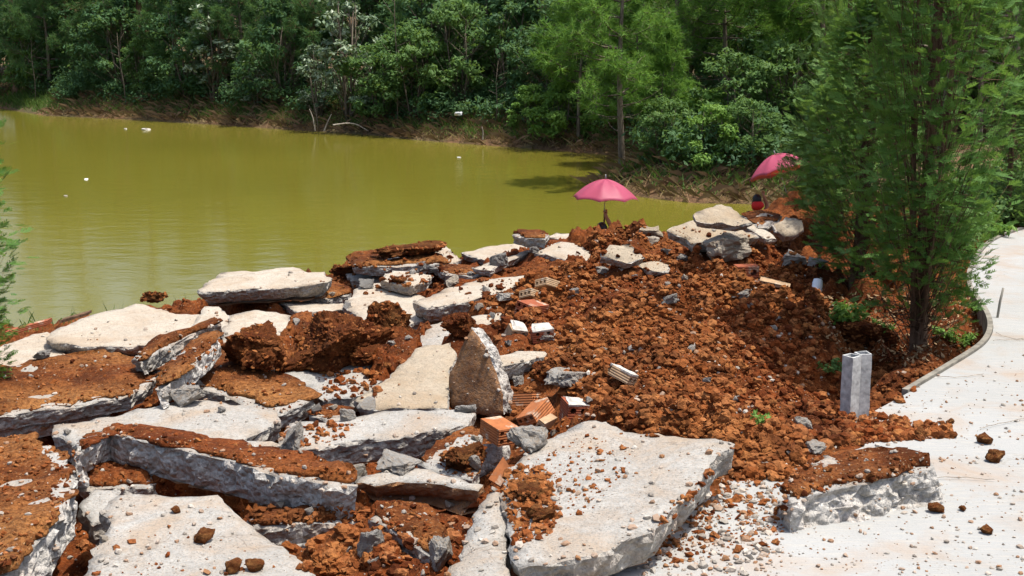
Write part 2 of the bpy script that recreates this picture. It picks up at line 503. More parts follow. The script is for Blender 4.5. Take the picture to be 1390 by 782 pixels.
# ------------------------------------------------------------------ layout data: slabs (outline of the upper face as the photo shows it, height, slope, thickness)
# finish: c pale, w sun-bleached, b beige; crust: a layer of red soil stuck on the upper face
SL = []
def S(label, poly, z, slope=(0, 0), th=0.12, fin='c', crust=0, n=None, side='broken', rough=1.0, dense=1.0, under=0.018):
    SL.append(dict(label=label, poly=poly, z=z, slope=slope, th=th, fin=fin, crust=crust, n=n, side=side, rough=rough, dense=dense, under=under))
S('largest white slab, lying tilted across the bottom of the rubble beside the path',
  [(700,627),(730,600),(787,571),(819,567),(850,584),(916,587),(942,596),(971,593),(998,600),(960,629),(945,658),(890,714),(830,744),(761,760),(703,768),(688,745),(690,700),(676,662)], 0.165, (0.11, 0.03), 0.12, under=0.035)
S('narrow white slab pointing up, against the left edge of the largest white slab',
  [(590,840),(606,782),(625,735),(648,690),(665,657),(686,668),(694,700),(686,760),(692,800),(684,840)], 0.085, (0.11, 0.03), 0.13)
S('smooth white slab cut by the bottom edge, with small clods on it',
  [(165,666),(201,669),(294,672),(311,684),(342,710),(400,753),(430,782),(450,815),(420,850),(150,850),(108,800),(118,764),(124,748),(147,709),(140,690)], -0.13, (0.0, 0.04), 0.12)
S('long slab with a thick grey broken front and a strip of soil on top',
  [(100,612),(150,588),(201,600),(256,613),(302,623),(345,635),(400,647),(450,657),(486,660),(477,645),(456,634),(400,616),(345,604),(302,600),(256,594),(201,583),(150,577),(112,592)], -0.10, (-0.04, -0.1), 0.165, 'c', 1, side='broken_light', rough=1.6, under=0.04)
S('wide white slab behind the long grey-fronted one, with a chipped right corner',
  [(69,576),(150,562),(268,538),(288,543),(330,548),(377,556),(379,566),(352,588),(325,600),(256,604),(150,596),(98,602),(75,588)], -0.17, (-0.02, 0.05), 0.13)
S('broad soil-covered slab at the left edge with a thin grey lip',
  [(-70,512),(0,500),(60,488),(140,484),(190,487),(214,500),(211,516),(180,538),(130,545),(90,551),(0,564),(-70,572)], -0.22, (0.0, 0.03), 0.085, 'c', 1)
S('thin white slab showing as a pale strip beneath the broad soil-covered slab',
  [(-70,582),(0,570),(60,562),(120,557),(150,558),(92,566),(0,581),(-70,592)], -0.315, (0, 0), 0.09, 'w')
S('soil-covered slab with a grey corner, right of the two leaning slab strips',
  [(286,472),(330,474),(356,490),(380,508),(408,527),(431,541),(424,548),(383,560),(345,552),(290,532),(255,522),(238,510),(262,490)], -0.2, (-0.05, 0.05), 0.1, 'c', 1)
S('upper of two narrow slab strips leaning side by side, with a grey edge',
  [(180,486),(200,471),(250,449),(292,431),(298,437),(262,452),(225,472),(190,492)], -0.06, (0.28, 0.05), 0.085, 'c', 1, dense=0.7)
S('lower of two narrow slab strips leaning side by side, brown on top',
  [(210,520),(217,503),(240,483),(262,467),(283,455),(296,461),(280,478),(258,498),(232,518),(214,530)], -0.03, (0.26, 0.05), 0.10, 'c', 1, side='broken_light', dense=0.7)
S('broad white slab above a dark gap at the far left, near the water',
  [(72,466),(62,455),(95,437),(138,423),(184,412),(202,413),(240,425),(278,426),(264,446),(240,458),(213,466),(180,470),(144,471),(105,468)], -0.33, (0.01, 0.04), 0.10, 'w', under=0.07)
S('low white slab at the left edge behind the cypress sprigs',
  [(-70,480),(0,468),(40,452),(64,450),(80,462),(90,482),(70,490),(40,497),(8,506),(-70,520)], -0.42, (0.02, 0.04), 0.1, 'w')
S('small cream slab with a raised tip between two broad white slabs',
  [(250,452),(266,432),(280,413),(297,415),(313,431),(308,450),(282,464)], -0.3, (0.0, 0.12), 0.1, 'w')
S('cream slab half buried behind the dark red soil heap',
  [(300,450),(314,428),(346,420),(394,427),(388,452),(352,470),(305,474)], -0.3, (0.0, 0.06), 0.1, 'w')
S('long white slab with a brown underside, propped above a dark hollow by the water',
  [(269,392),(279,382),(301,369),(350,366),(398,362),(418,368),(441,369),(451,378),(447,384),(411,387),(362,390),(303,394),(275,396)], -0.2, (0.02, 0.03), 0.125, 'w', under=0.09)
S('small soil-topped slab right of the long propped white slab',
  [(409,392),(430,387),(452,385),(468,391),(477,398),(445,406),(411,403)], -0.33, (0, 0), 0.075, 'c', 1, dense=0.8)
S('thin white slab strip under the small soil-topped slab',
  [(378,410),(400,407),(440,412),(466,410),(474,416),(440,423),(400,422)], -0.36, (0, 0.0), 0.07, 'w')
S('white slab under the tall brown clod in the middle of the rubble',
  [(464,412),(478,396),(500,382),(540,384),(575,402),(608,428),(580,435),(551,441),(520,441),(488,430)], -0.27, (-0.03, 0.05), 0.105, 'w')
S('long narrow white slab with a thick grey side, pointing to the soil mound',
  [(560,410),(600,393),(631,382),(680,376),(719,372),(723,379),(700,388),(674,396),(629,411),(579,418)], -0.14, (0.06, 0.03), 0.125, 'w', under=0.05)
S('small thick white slab lying on top of a larger white slab',
  [(517,379),(523,371),(536,366),(560,368),(587,374),(581,382),(558,388),(534,384)], -0.16, (-0.02, 0.03), 0.075, 'w')
S('grey slab under a cap of brown soil at the water side of the rubble',
  [(476,352),(490,346),(540,340),(600,346),(616,356),(560,360),(510,362),(477,360)], -0.18, (0.0, 0.0), 0.075, 'c', 1.6)
S('dark slab beneath the soil-capped slab at the water side',
  [(470,371),(500,366),(540,364),(545,370),(520,380),(478,380)], -0.31, (0.0, 0.0), 0.08, 'c')
S('pale three-cornered slab rising behind the soil-capped slab',
  [(556,338),(585,330),(600,329),(613,340),(629,352),(612,358),(590,352)], -0.15, (-0.02, 0.1), 0.07, 'w')
S('flat cream slab on the crest, speckled with crumbs',
  [(628,342),(660,335),(696,329),(718,328),(740,331),(705,341),(664,352),(650,350)], -0.18, (0.01, 0.04), 0.075, 'w')
S('thin long cream slab slanting just below the crest',
  [(642,363),(666,354),(700,344),(724,335),(740,335),(708,346),(688,355),(666,366)], -0.14, (0.05, 0.02), 0.06, 'w')
S('cream slab on the crest at the edge of the soil mound',
  [(724,341),(745,332),(761,327),(780,329),(800,340),(816,348),(800,356),(770,352),(745,346)], -0.06, (0.0, 0.12), 0.07, 'w')
S('thick grey slab with soil on top, farthest out on the crest',
  [(696,318),(710,312),(728,314),(747,318),(740,324),(714,323)], 0.02, (0.05, 0.0), 0.085, 'c', 0.8, dense=0.8)
S('short cream slab on the crest left of the first umbrella',
  [(742,321),(755,315),(772,315),(785,321),(770,326)], -0.05, (0, 0.05), 0.06, 'w')
S('pale slab tilted upward between the centre slabs and the upright one',
  [(564,464),(584,441),(612,428),(627,423),(630,435),(609,455),(592,476),(568,480)], -0.16, (0.1, 0.18), 0.09)
S('large triangular slab with a rough pitted face beside the upright slab',
  [(481,543),(510,522),(536,500),(566,473),(590,465),(612,461),(621,476),(611,506),(610,552),(560,554),(514,556)], -0.17, (0.1, 0.12), 0.1, 'b')
S('cracked white slab sprinkled with clods left of the triangular slab',
  [(366,515),(400,501),(436,489),(488,466),(514,481),(503,498),(492,512),(516,514),(482,541),(436,543),(429,530),(400,520)], -0.22, (0.04, 0.06), 0.1)
S('white slab right behind the upright slab, at the foot of the soil mound',
  [(664,483),(701,475),(740,476),(745,483),(712,492),(676,497)], -0.04, (0.02, 0.02), 0.085, 'w')
S('long white slab with a rough grey front in the middle of the rubble',
  [(373,610),(380,586),(395,572),(440,574),(520,556),(600,552),(646,559),(638,574),(600,583),(520,594),(450,604),(405,612)], -0.15, (0.0, 0.06), 0.13)
S('humped grey slab over a dark hollow at the bottom centre',
  [(486,654),(500,641),(537,631),(572,633),(622,645),(655,658),(650,668),(615,660),(580,654),(540,650),(508,656)], -0.14, (0.0, 0.05), 0.11, 'c', 0, side='underside', under=0.08)
S('dull grey slab with a dirt-strewn top under the long grey-fronted slab',
  [(335,704),(370,693),(440,689),(499,697),(505,706),(465,709),(410,712),(345,716)], -0.23, (0.0, 0.0), 0.135, 'c', 1)
S('soil-topped slab with a slanting grey face at the bottom centre',
  [(500,703),(512,692),(540,683),(580,688),(604,712),(598,735),(584,756),(562,742),(530,720)], -0.2, (-0.05, 0.1), 0.12, 'c', 1)
S('soil-covered slab beneath the hollow bricks',
  [(568,628),(600,600),(640,580),(655,590),(640,606),(652,630),(640,652),(612,646),(588,640)], -0.16, (0.02, 0.12), 0.09, 'c', 1)
S('slab with a soil top and a bright jagged edge at the bottom left',
  [(-70,600),(20,592),(70,604),(94,620),(97,648),(90,684),(62,722),(34,752),(0,782),(-70,800)], -0.1, (0.14, 0.02), 0.17, 'c', 1.2, side='broken_light', rough=1.9)
S('small soil-covered slab wedged between the jagged slab and the long grey-fronted one',
  [(98,618),(125,613),(160,628),(200,644),(214,656),(200,664),(165,662),(108,664)], -0.27, (0.0, 0.05), 0.07, 'c', 1)
S('rough white piece poking out left of the smooth bottom slab',
  [(106,686),(128,662),(166,664),(150,704),(124,712)], -0.2, (0.0, 0.1), 0.12, dense=0.9)
S('separate slab with orange soil on top and a lumpy grey front, lying on the path',
  [(1065,668),(1085,640),(1117,618),(1150,612),(1200,616),(1235,622),(1264,627),(1267,635),(1232,642),(1180,655),(1140,662),(1100,672),(1075,682)], 0.125, (0.01, 0.05), 0.13, 'c', 1, side='broken_light', rough=2.0, under=-0.03)
S('upper beige slab leaning on the crest near the person in the red hood',
  [(940,289),(960,281),(980,277),(1000,287),(1020,301),(1000,305),(960,301),(945,298)], 0.42, (0.0, 0.42), 0.07, 'b')
S('lower beige slab leaning on the soil mound below the other beige slab',
  [(904,311),(925,302),(946,297),(987,302),(1030,320),(1000,326),(965,330),(941,333),(925,321)], 0.26, (0.0, 0.35), 0.075, 'b')
S('pale upright slab on the crest beside the low cypress branches',
  [(1050,303),(1068,295),(1089,297),(1091,312),(1081,319),(1064,322),(1054,313)], 0.22, (0.0, 0.9), 0.08, 'b', dense=0.8)
S('broken earthy slab on the crest in front of the person in the red hood',
  [(1008,291),(1030,287),(1062,292),(1052,304),(1030,309)], 0.25, (0.0, 0.15), 0.06, 'c', 0.8, dense=0.8)
S('thin slab slipping down from the crest below the person in the red hood',
  [(1000,301),(1020,301),(1048,317),(1056,324),(1040,325)], 0.2, (-0.1, 0.15), 0.05, 'w', dense=0.8)
S('brownish slab with a ridge, half buried in the mound below the first umbrella',
  [(815,346),(828,331),(842,333),(855,329),(874,349),(850,356)], 0.17, (-0.05, 0.6), 0.08, 'b')
S('flat grey stone-like slab at the foot of the brownish ridge slab',
  [(868,357),(890,354),(909,358),(905,367),(876,366)], 0.07, (0, 0.1), 0.05, 'b', dense=0.8)
S('dark earthy slab pieces between the crest and the long narrow slab',
  [(588,362),(620,358),(660,366),(672,374),(640,376),(605,372)], -0.22, (-0.04, 0.05), 0.07, 'c', 1, dense=0.8)
S('flat cream slab between the pale tilted slab and the broken bricks', [(626,441),(640,429),(683,423),(678,432),(650,445)], -0.1, (0.05, 0.1), 0.06, 'w')
S('white slab tip showing in the dark gap under the broad white slab', [(82,490),(105,481),(130,491),(110,499)], -0.42, (0, 0.1), 0.07, 'w', dense=0.8)
S('white sliver of slab under the upper leaning strip', [(186,498),(205,491),(224,494),(206,502)], -0.3, (0, 0.1), 0.06, 'w', dense=0.8)
S('small grey slab under the lower edge of the cracked white slab', [(418,561),(445,550),(480,556),(472,567),(440,571)], -0.27, (0, 0.1), 0.07, 'c', 0.6, dense=0.8)
S('short pale slab tilted against the dull grey slab at the bottom', [(372,725),(410,716),(452,722),(440,735),(395,740)], -0.3, (0.05, 0.1), 0.07, 'c', dense=0.8)
S('pale slab piece sticking out below the wide white slab', [(300,604),(330,598),(372,598),(384,606),(345,612)], -0.16, (0, 0.1), 0.07, 'c', dense=0.8)
# a slab standing on edge: its soiled underside faces the camera
S('upright pointed slab with a brown soil-stained face in the centre',
  [(638,444),(627,468),(619,487),(610,506),(608,530),(607,553),(645,563),(684,563),(682,535),(674,505),(662,478),(650,457)], -0.1, None, 0.14, 'c', 0, n=(-0.52, -0.82, 0.22))
S('grey block standing on edge beneath the six-hole brick',
  [(632,607),(660,602),(692,600),(691,622),(668,640),(646,654),(638,636)], -0.12, None, 0.12, 'c', 0, n=(0.12, -0.93, 0.4))

def inside(poly, x, y):
    r = np.zeros(len(x), bool)
    n = len(poly)
    for i in range(n):
        x1, y1 = poly[i]; x2, y2 = poly[(i + 1) % n]
        c = ((y1 > y) != (y2 > y)) & (x < (x2 - x1) * (y - y1) / (y2 - y1 + 1e-12) + x1)
        r ^= c
    return r
for s in SL:
    pc = np.mean(s['poly'], axis=0)
    if s['n'] is None:
        nrm = np.array([-s['slope'][0], -s['slope'][1], 1.0])
        p0 = PZ(pc[0], pc[1], s['z'])
        s['flat'] = True
    else:
        nrm = np.array(s['n'], float)
        base = PZ(pc[0], max(p[1] for p in s['poly']), -0.3)
        p0 = PY(pc[0], pc[1], base[1])
        s['flat'] = False
    nrm /= np.linalg.norm(nrm)
    s['nrm'], s['p0'] = nrm, p0
    s['pts'] = np.array([PPL(a, b, p0, nrm) for a, b in s['poly']])

# ------------------------------------------------------------------ ground heights
WATER = -2.4
POND = [(-60,4),(-20,6.5),(-9,12.2),(-3,15.2),(0,18.2),(1.6,21.0),(3.4,23.4),(4.9,25.4),(6.4,27.2),(7.0,28.6)]
for px, py in ((1010,277),(940,276),(880,269),(835,262),(800,254),(835,240),(850,226),(842,212),(760,205),(640,196),(560,190),(500,183),(400,177),(300,170),(150,161),(60,157),(0,147),(-60,138)):
    q = PZ(px, py, WATER); POND.append((q[0], q[1]))
POND += [(-38,60),(-60,48)]
PA = np.array(POND)
def pond_sd(x, y):                         # >0 on land
    d = np.full(len(x), 1e9)
    n = len(PA)
    for i in range(n):
        a, b = PA[i], PA[(i + 1) % n]
        ab = b - a
        t = np.clip(((x - a[0]) * ab[0] + (y - a[1]) * ab[1]) / (ab @ ab), 0, 1)
        d = np.minimum(d, np.hypot(x - a[0] - t * ab[0], y - a[1] - t * ab[1]))
    return np.where(inside(POND, x, y), -d, d)
CTRL = [(1245,468,-.05),(1150,440,-.06),(1320,440,-.06),(1300,400,-.05),(1330,350,-.05),(1160,395,-.02),(1110,360,.03),(1200,492,-.06),(1285,492,-.07),
 (1165,580,-.06),(1205,565,-.09),(1135,578,-.03),(1140,566,-.1),(1190,548,-.34),(1120,545,-.28),(1240,522,-.3),(1060,555,-.12),(1040,520,-.03),(1110,480,-.05),
 (1000,350,.0),(900,345,.0),(1060,385,.03),(950,400,.03),(850,400,0),(1000,470,.03),(900,480,.04),(830,520,-.03),(950,560,0),(1040,590,.03),(1150,590,.0),(1170,603,-.05),(1250,592,-.02),(1255,606,-.06),(1300,615,-.05),(1180,650,-.05),
 (1000,640,.012),(960,700,-.03),(880,760,-.03),(1320,560,-.1),(1400,500,-.12),(1400,640,-.12),(1400,780,-.12),(1100,740,-.06),(1370,400,-.1),(1420,330,-.08),
 (760,440,.02),(700,452,-.1),(750,545,-.2),(800,365,.02),(740,372,-.05),(820,450,.03),(780,490,-.03),
 (1040,310,.0),(1000,325,-.05),(950,335,-.08),(960,345,.0),(900,318,-.04),(850,310,.02),(800,318,0),(760,330,-.1),(690,350,-.25),(620,368,-.33),(560,388,-.4),(480,372,-.4),(400,400,-.45),(270,412,-.5),(200,424,-.55),(50,458,-.62),(-100,480,-.7),
 (600,445,-.4),(450,445,-.32),(420,480,-.3),(330,490,-.34),(520,570,-.4),(300,575,-.45),(100,520,-.4),(30,650,-.36),(250,665,-.8),(330,675,-.8),(420,690,-.7),(560,685,-.65),(620,690,-.55),(340,415,-.75),(520,372,-.6),(180,485,-.6),(600,690,-.36),(450,760,-.3),(560,775,-.26),(600,645,-.34),(700,590,-.24),
 (150,745,-.45),(0,790,-.5),(400,705,-.42),(700,800,-.2),(300,850,-.4)]
cw = [PZ(*c) for c in CTRL]
for c in list(CTRL):
    if c[1] < 430 and c[1] < 345 + max(0, (500 - c[0])) * 0.22 and c[0] < 1045:   # the crest: fall away towards the water behind it
        q = PZ(*c)
        for dy, z in ((1.3, -0.9), (3.0, -1.75)):
            cw.append(np.array([q[0] - 0.25 * dy, q[1] + dy, min(q[2] - 0.2, z)]))
cw += [np.array(p) for p in ((4.2,13.6,0.0),(5.5,14.5,-.1),(4.6,17.5,-1.0),(6.5,10,-.1),(6.5,13,-.1),(6.5,6,-.12),(-6.5,8,-.9),(-6.5,5,-.6),(-4,3,-.5),(0,3,-.3),(4,3,-.12))]
cw = np.array(cw)
def _U(r2): return 0.5 * r2 * np.log(r2 + 1e-9)
_n = len(cw)
_K = _U(((cw[:, None, :2] - cw[None, :, :2]) ** 2).sum(2)) + np.eye(_n) * 0.008
_Pm = np.c_[np.ones(_n), cw[:, :2]]
_A = np.zeros((_n + 3, _n + 3)); _A[:_n, :_n] = _K; _A[:_n, _n:] = _Pm; _A[_n:, :_n] = _Pm.T
_wt = np.linalg.solve(_A, np.r_[cw[:, 2], 0, 0, 0])
def tps(x, y):
    out = np.full(len(x), _wt[_n]) + _wt[_n + 1] * x + _wt[_n + 2] * y
    for k in range(_n):
        out += _wt[k] * _U((x - cw[k, 0]) ** 2 + (y - cw[k, 1]) ** 2)
    return out
def sstep(a, b, x):
    t = np.clip((x - a) / (b - a), 0, 1)
    return t * t * (3 - 2 * t)
FX0, FX1, FY0, FY1 = -5.6, 6.2, 3.3, 15.2
def ground_far(x, y):
    sd = pond_sd(x, y)
    far = np.clip(sd, 0, 2.2) * 0.42 + np.clip(sd - 2.2, 0, 60) * 0.045
    near = np.clip(sd, 0, 4.6) * 0.46 + 0
    f = sstep(24, 30, y)
    z = WATER + np.where(sd > 0, near * (1 - f) + far * f, np.maximum(sd * 0.5, -1.2))
    return z
def ground_z(x, y):
    z = ground_far(x, y)
    d = np.minimum.reduce([x - FX0, FX1 - x, y - FY0, FY1 - y])
    w = sstep(0.0, 1.4, d)
    m = w > 0
    if m.any():
        zz = z.copy()
        zz[m] = np.clip(tps(x[m], y[m]), -2.6, 0.4)
        z = z * (1 - w) + zz * w
    return z
def gz(x, y): return float(ground_z(np.array([float(x)]), np.array([float(y)]))[0])

# path outline (photo pixels on the plane z = 0)
KERB = [(1233,533),(1262,516),(1290,499),(1318,482),(1337,469),(1347,455),(1349,440),(1343,424),(1332,408),(1322,394),(1318,382),(1320,364),(1332,342),(1352,324),(1390,311)]
PATH = KERB + [(1470,300),(1800,330),(1900,500),(2000,900),(560,900),(640,850),(740,790),(800,765),(900,700),(985,640),(1060,602),(1120,582),(1160,572),(1200,551)]
KW = [PZ(a, b, 0.0) for a, b in KERB]
PW = [PZ(a, b, 0.0) for a, b in PATH]
def smooth_line(pts, it=2):
    p = [np.array(q, float) for q in pts]
    for _ in range(it):
        q = [p[0]]
        for a, b in zip(p[:-1], p[1:]): q += [0.75 * a + 0.25 * b, 0.25 * a + 0.75 * b]
        q.append(p[-1]); p = q
    return p
KS = smooth_line(KW)

# ------------------------------------------------------------------ setting: ground, water, soil, path
def grid_mesh(name, xs, ys, zf, mat, smooth=True):
    X, Y = np.meshgrid(xs, ys)
    x, y = X.ravel(), Y.ravel()
    z = zf(x, y)
    nx, ny = len(xs), len(ys)
    i = (np.arange(ny - 1)[:, None] * nx + np.arange(nx - 1)[None, :]).ravel()
    f = np.stack([i, i + 1, i + 1 + nx, i + nx], 1)
    return mesh_np(name, np.stack([x, y, z], 1), f, [mat], smooth=smooth)
def cheap(x, y):
    z = ground_z(x, y)
    d = np.minimum.reduce([x - FX0, FX1 - x, y - FY0, FY1 - y])
    z = z + 0.12 * fbm(xy3(x, y), 0.45, 3, 5) * sstep(0.3, 2.0, np.abs(pond_sd(x, y)))
    return z - 0.75 * sstep(0.5, 1.5, d)
ax = np.r_[np.linspace(-300, -64, 12), np.linspace(-60, -26, 40), np.arange(-25.6, 14.1, 0.4), np.linspace(15, 60, 46), np.linspace(66, 300, 12)]
ay = np.r_[np.linspace(-60, -2, 16), np.arange(-1, 62, 0.4), np.linspace(63, 100, 30), np.linspace(110, 400, 14)]
g = link('ground', grid_mesh('ground', ax, ay, cheap, M['ground']))
tag(g, 'brown forest floor and pond bank', kind='structure')
wv = grid_mesh('water', np.linspace(-70, 12, 60), np.linspace(2, 66, 50), lambda x, y: np.full(len(x), WATER), M['water'])
tag(link('water', wv), 'still olive-yellow muddy pond water', kind='structure')

PPX = [(p[0], p[1]) for p in PW]
def clodmask(p):                          # 0 packed and dusty, 1 loose and cloddy
    return sstep(-0.12, 0.2, fbm(p, 1.3, 3, 91))
def soil_height(x, y):
    p = xy3(x, y)
    z = ground_z(x, y)
    base = z.copy()
    # crumbly relief, calmer under the path
    inp = inside(PPX, x, y).astype(float)
    calm = 1.0 - 0.55 * inp - 0.35 * inp * sstep(-0.02, -0.06, z)
    warp = np.stack([fbm(p, 3.1, 3, 41), fbm(p, 3.1, 3, 51), np.zeros(len(x))], 1) * 0.12
    n1 = fbm(p + warp, 2.2, 4, 11)
    n2 = np.abs(fbm(p + warp, 5.5, 4, 21))
    n3 = np.abs(fbm(p, 15, 3, 31))
    cl = clodmask(p)
    z = z + calm * (0.17 * n1 + (0.15 + 0.16 * cl) * (n2 - 0.2) + (0.012 + 0.034 * cl) * (n3 - 0.2))
    # keep the relief off the planted bed
    for s in SL:
        if not s['flat']: continue
        q = s['pts']
        lo, hi = q[:, :2].min(0), q[:, :2].max(0)
        m = (x > lo[0]) & (x < hi[0]) & (y > lo[1]) & (y < hi[1])
        idx = np.nonzero(m)[0]
        if len(idx) == 0: continue
        ins = inside([(a[0], a[1]) for a in q], x[idx], y[idx])
        idx = idx[ins]
        nz = s['nrm']
        top = s['p0'][2] - ((x[idx] - s['p0'][0]) * nz[0] + (y[idx] - s['p0'][1]) * nz[1]) / nz[2]
        z[idx] = np.minimum(z[idx], top - s['th'] * 0.75)
    # each slab lies clear of the soil in front of it
    dx, dy, dz = x, y, z - CAMZ
    dep = dy * _cp - dz * _sp
    px, py = W0 / 2 + FPX * dx / dep, H0 / 2 - FPX * (dy * _sp + dz * _cp) / dep
    for s in SL:
        po = np.array(s['poly'], float)
        lo, hi = po.min(0), po.max(0)
        idx = np.nonzero((px > lo[0]) & (px < hi[0]) & (py > lo[1]) & (py < hi[1]))[0]
        if len(idx) == 0: continue
        idx = idx[inside([tuple(q) for q in po], px[idx], py[idx])]
        p = np.stack([x[idx], y[idx], z[idx] - CAMZ], 1)
        nrm = s['nrm']
        k = ((s['p0'] - CAM) @ nrm) / (p @ nrm)
        fr = k > 1.02
        idx = idx[fr]
        bot = np.full(len(idx), -1e9)
        for i in range(len(po)):
            a, b = po[i], po[(i + 1) % len(po)]
            m = (a[0] > px[idx]) != (b[0] > px[idx])
            yy = a[1] + (b[1] - a[1]) * (px[idx] - a[0]) / (b[0] - a[0] + 1e-9)
            bot = np.where(m, np.maximum(bot, yy), bot)
        z[idx] -= np.clip((bot - py[idx]) / FPX * dep[idx] + 0.015, 0, 0.3)
    return z
sx_ = np.arange(FX0, FX1, 0.0235)
sy_ = np.r_[np.arange(FY0, 9.0, 0.022), np.arange(9.0, FY1, 0.034)]
soil_me = grid_mesh('soil', sx_, sy_, soil_height, M['soil'])
soil = link('soil', soil_me)
tag(soil, 'heaped crumbly red-brown soil under and beside the broken slabs', kind='structure')

def prism(poly, ztop, th, mat, name, spacing=0.12):
    p2 = []
    n = len(poly)
    for i in range(n):
        a, b = np.array(poly[i][:2]), np.array(poly[(i + 1) % n][:2])
        k = max(1, int(np.linalg.norm(b - a) / spacing))
        for j in range(k): p2.append(a + (b - a) * j / k)
    nb = len(p2)
    out = delaunay_2d_cdt([Vector(q) for q in p2], [], [list(range(nb))], 1, 1e-6)
    V = np.array([[v.x, v.y] for v in out[0]])
    F = [list(f) for f in out[2]]
    N = len(V)
    omap = {}
    for i, o in enumerate(out[3]):
        for j in o: omap[j] = i
    ring = [omap[i] for i in range(nb)]
    vs = np.r_[np.c_[V, np.full(N, ztop)], np.c_[V, np.full(N, ztop - th)]]
    fs = F + [[i + N for i in f][::-1] for f in F]
    for i in range(nb):
        a, b = ring[i], ring[(i + 1) % nb]
        fs.append([a, b, b + N, a + N][::-1])
    me = mesh_np(name, vs, fs, [mat])
    bm = bmesh.new(); bm.from_mesh(me); bmesh.ops.recalc_face_normals(bm, faces=bm.faces); bm.to_mesh(me); bm.free()
    return me
poly_path = KS + PW[len(KERB):]
tag(link('path', prism(poly_path, 0.0, 0.1, M['path'], 'path', 0.25)), 'pale grey concrete garden path', kind='structure')
far_path = [PZ(a, b, -0.02) for a, b in ((1335,288),(1338,278),(1360,274),(1420,270),(1480,276),(1440,292),(1392,300),(1362,297))]
tag(link('path', prism(far_path, -0.005, 0.1, M['path'], 'path_far', 0.3)), 'pale stretch of path beyond the bend', kind='structure')

# kerb board following the path's curve
mb = MB()
prev = None
L = KS
for i, p in enumerate(L):
    t = L[min(i + 1, len(L) - 1)] - L[max(i - 1, 0)]
    t /= np.linalg.norm(t)
    nn = np.array([-t[1], t[0], 0])
    w = 0.016
    q = [p + nn * w * 2.0 + [0, 0, 0.014], p + nn * w * 0.15 + [0, 0, 0.014], p + nn * w * 0.15 + [0, 0, -0.13], p + nn * w * 2.0 + [0, 0, -0.13]]
    mb.v.extend([tuple(a) for a in q])
    if i:
        o = (i - 1) * 4
        for k in range(4): mb.f.append([o + k, o + (k + 1) % 4, o + 4 + (k + 1) % 4, o + 4 + k]); mb.m.append(0)
mb.f += [[0, 1, 2, 3], [len(mb.v) - 4 + k for k in (3, 2, 1, 0)]]; mb.m += [0, 0]
me = mb.mesh('kerb_board', [M['board']])
bm = bmesh.new(); bm.from_mesh(me); bmesh.ops.recalc_face_normals(bm, faces=bm.faces); bm.to_mesh(me); bm.free()
tag(link('kerb_board', me), 'weathered thin kerb board curving round the planted bed', 'kerb', kind='thing')

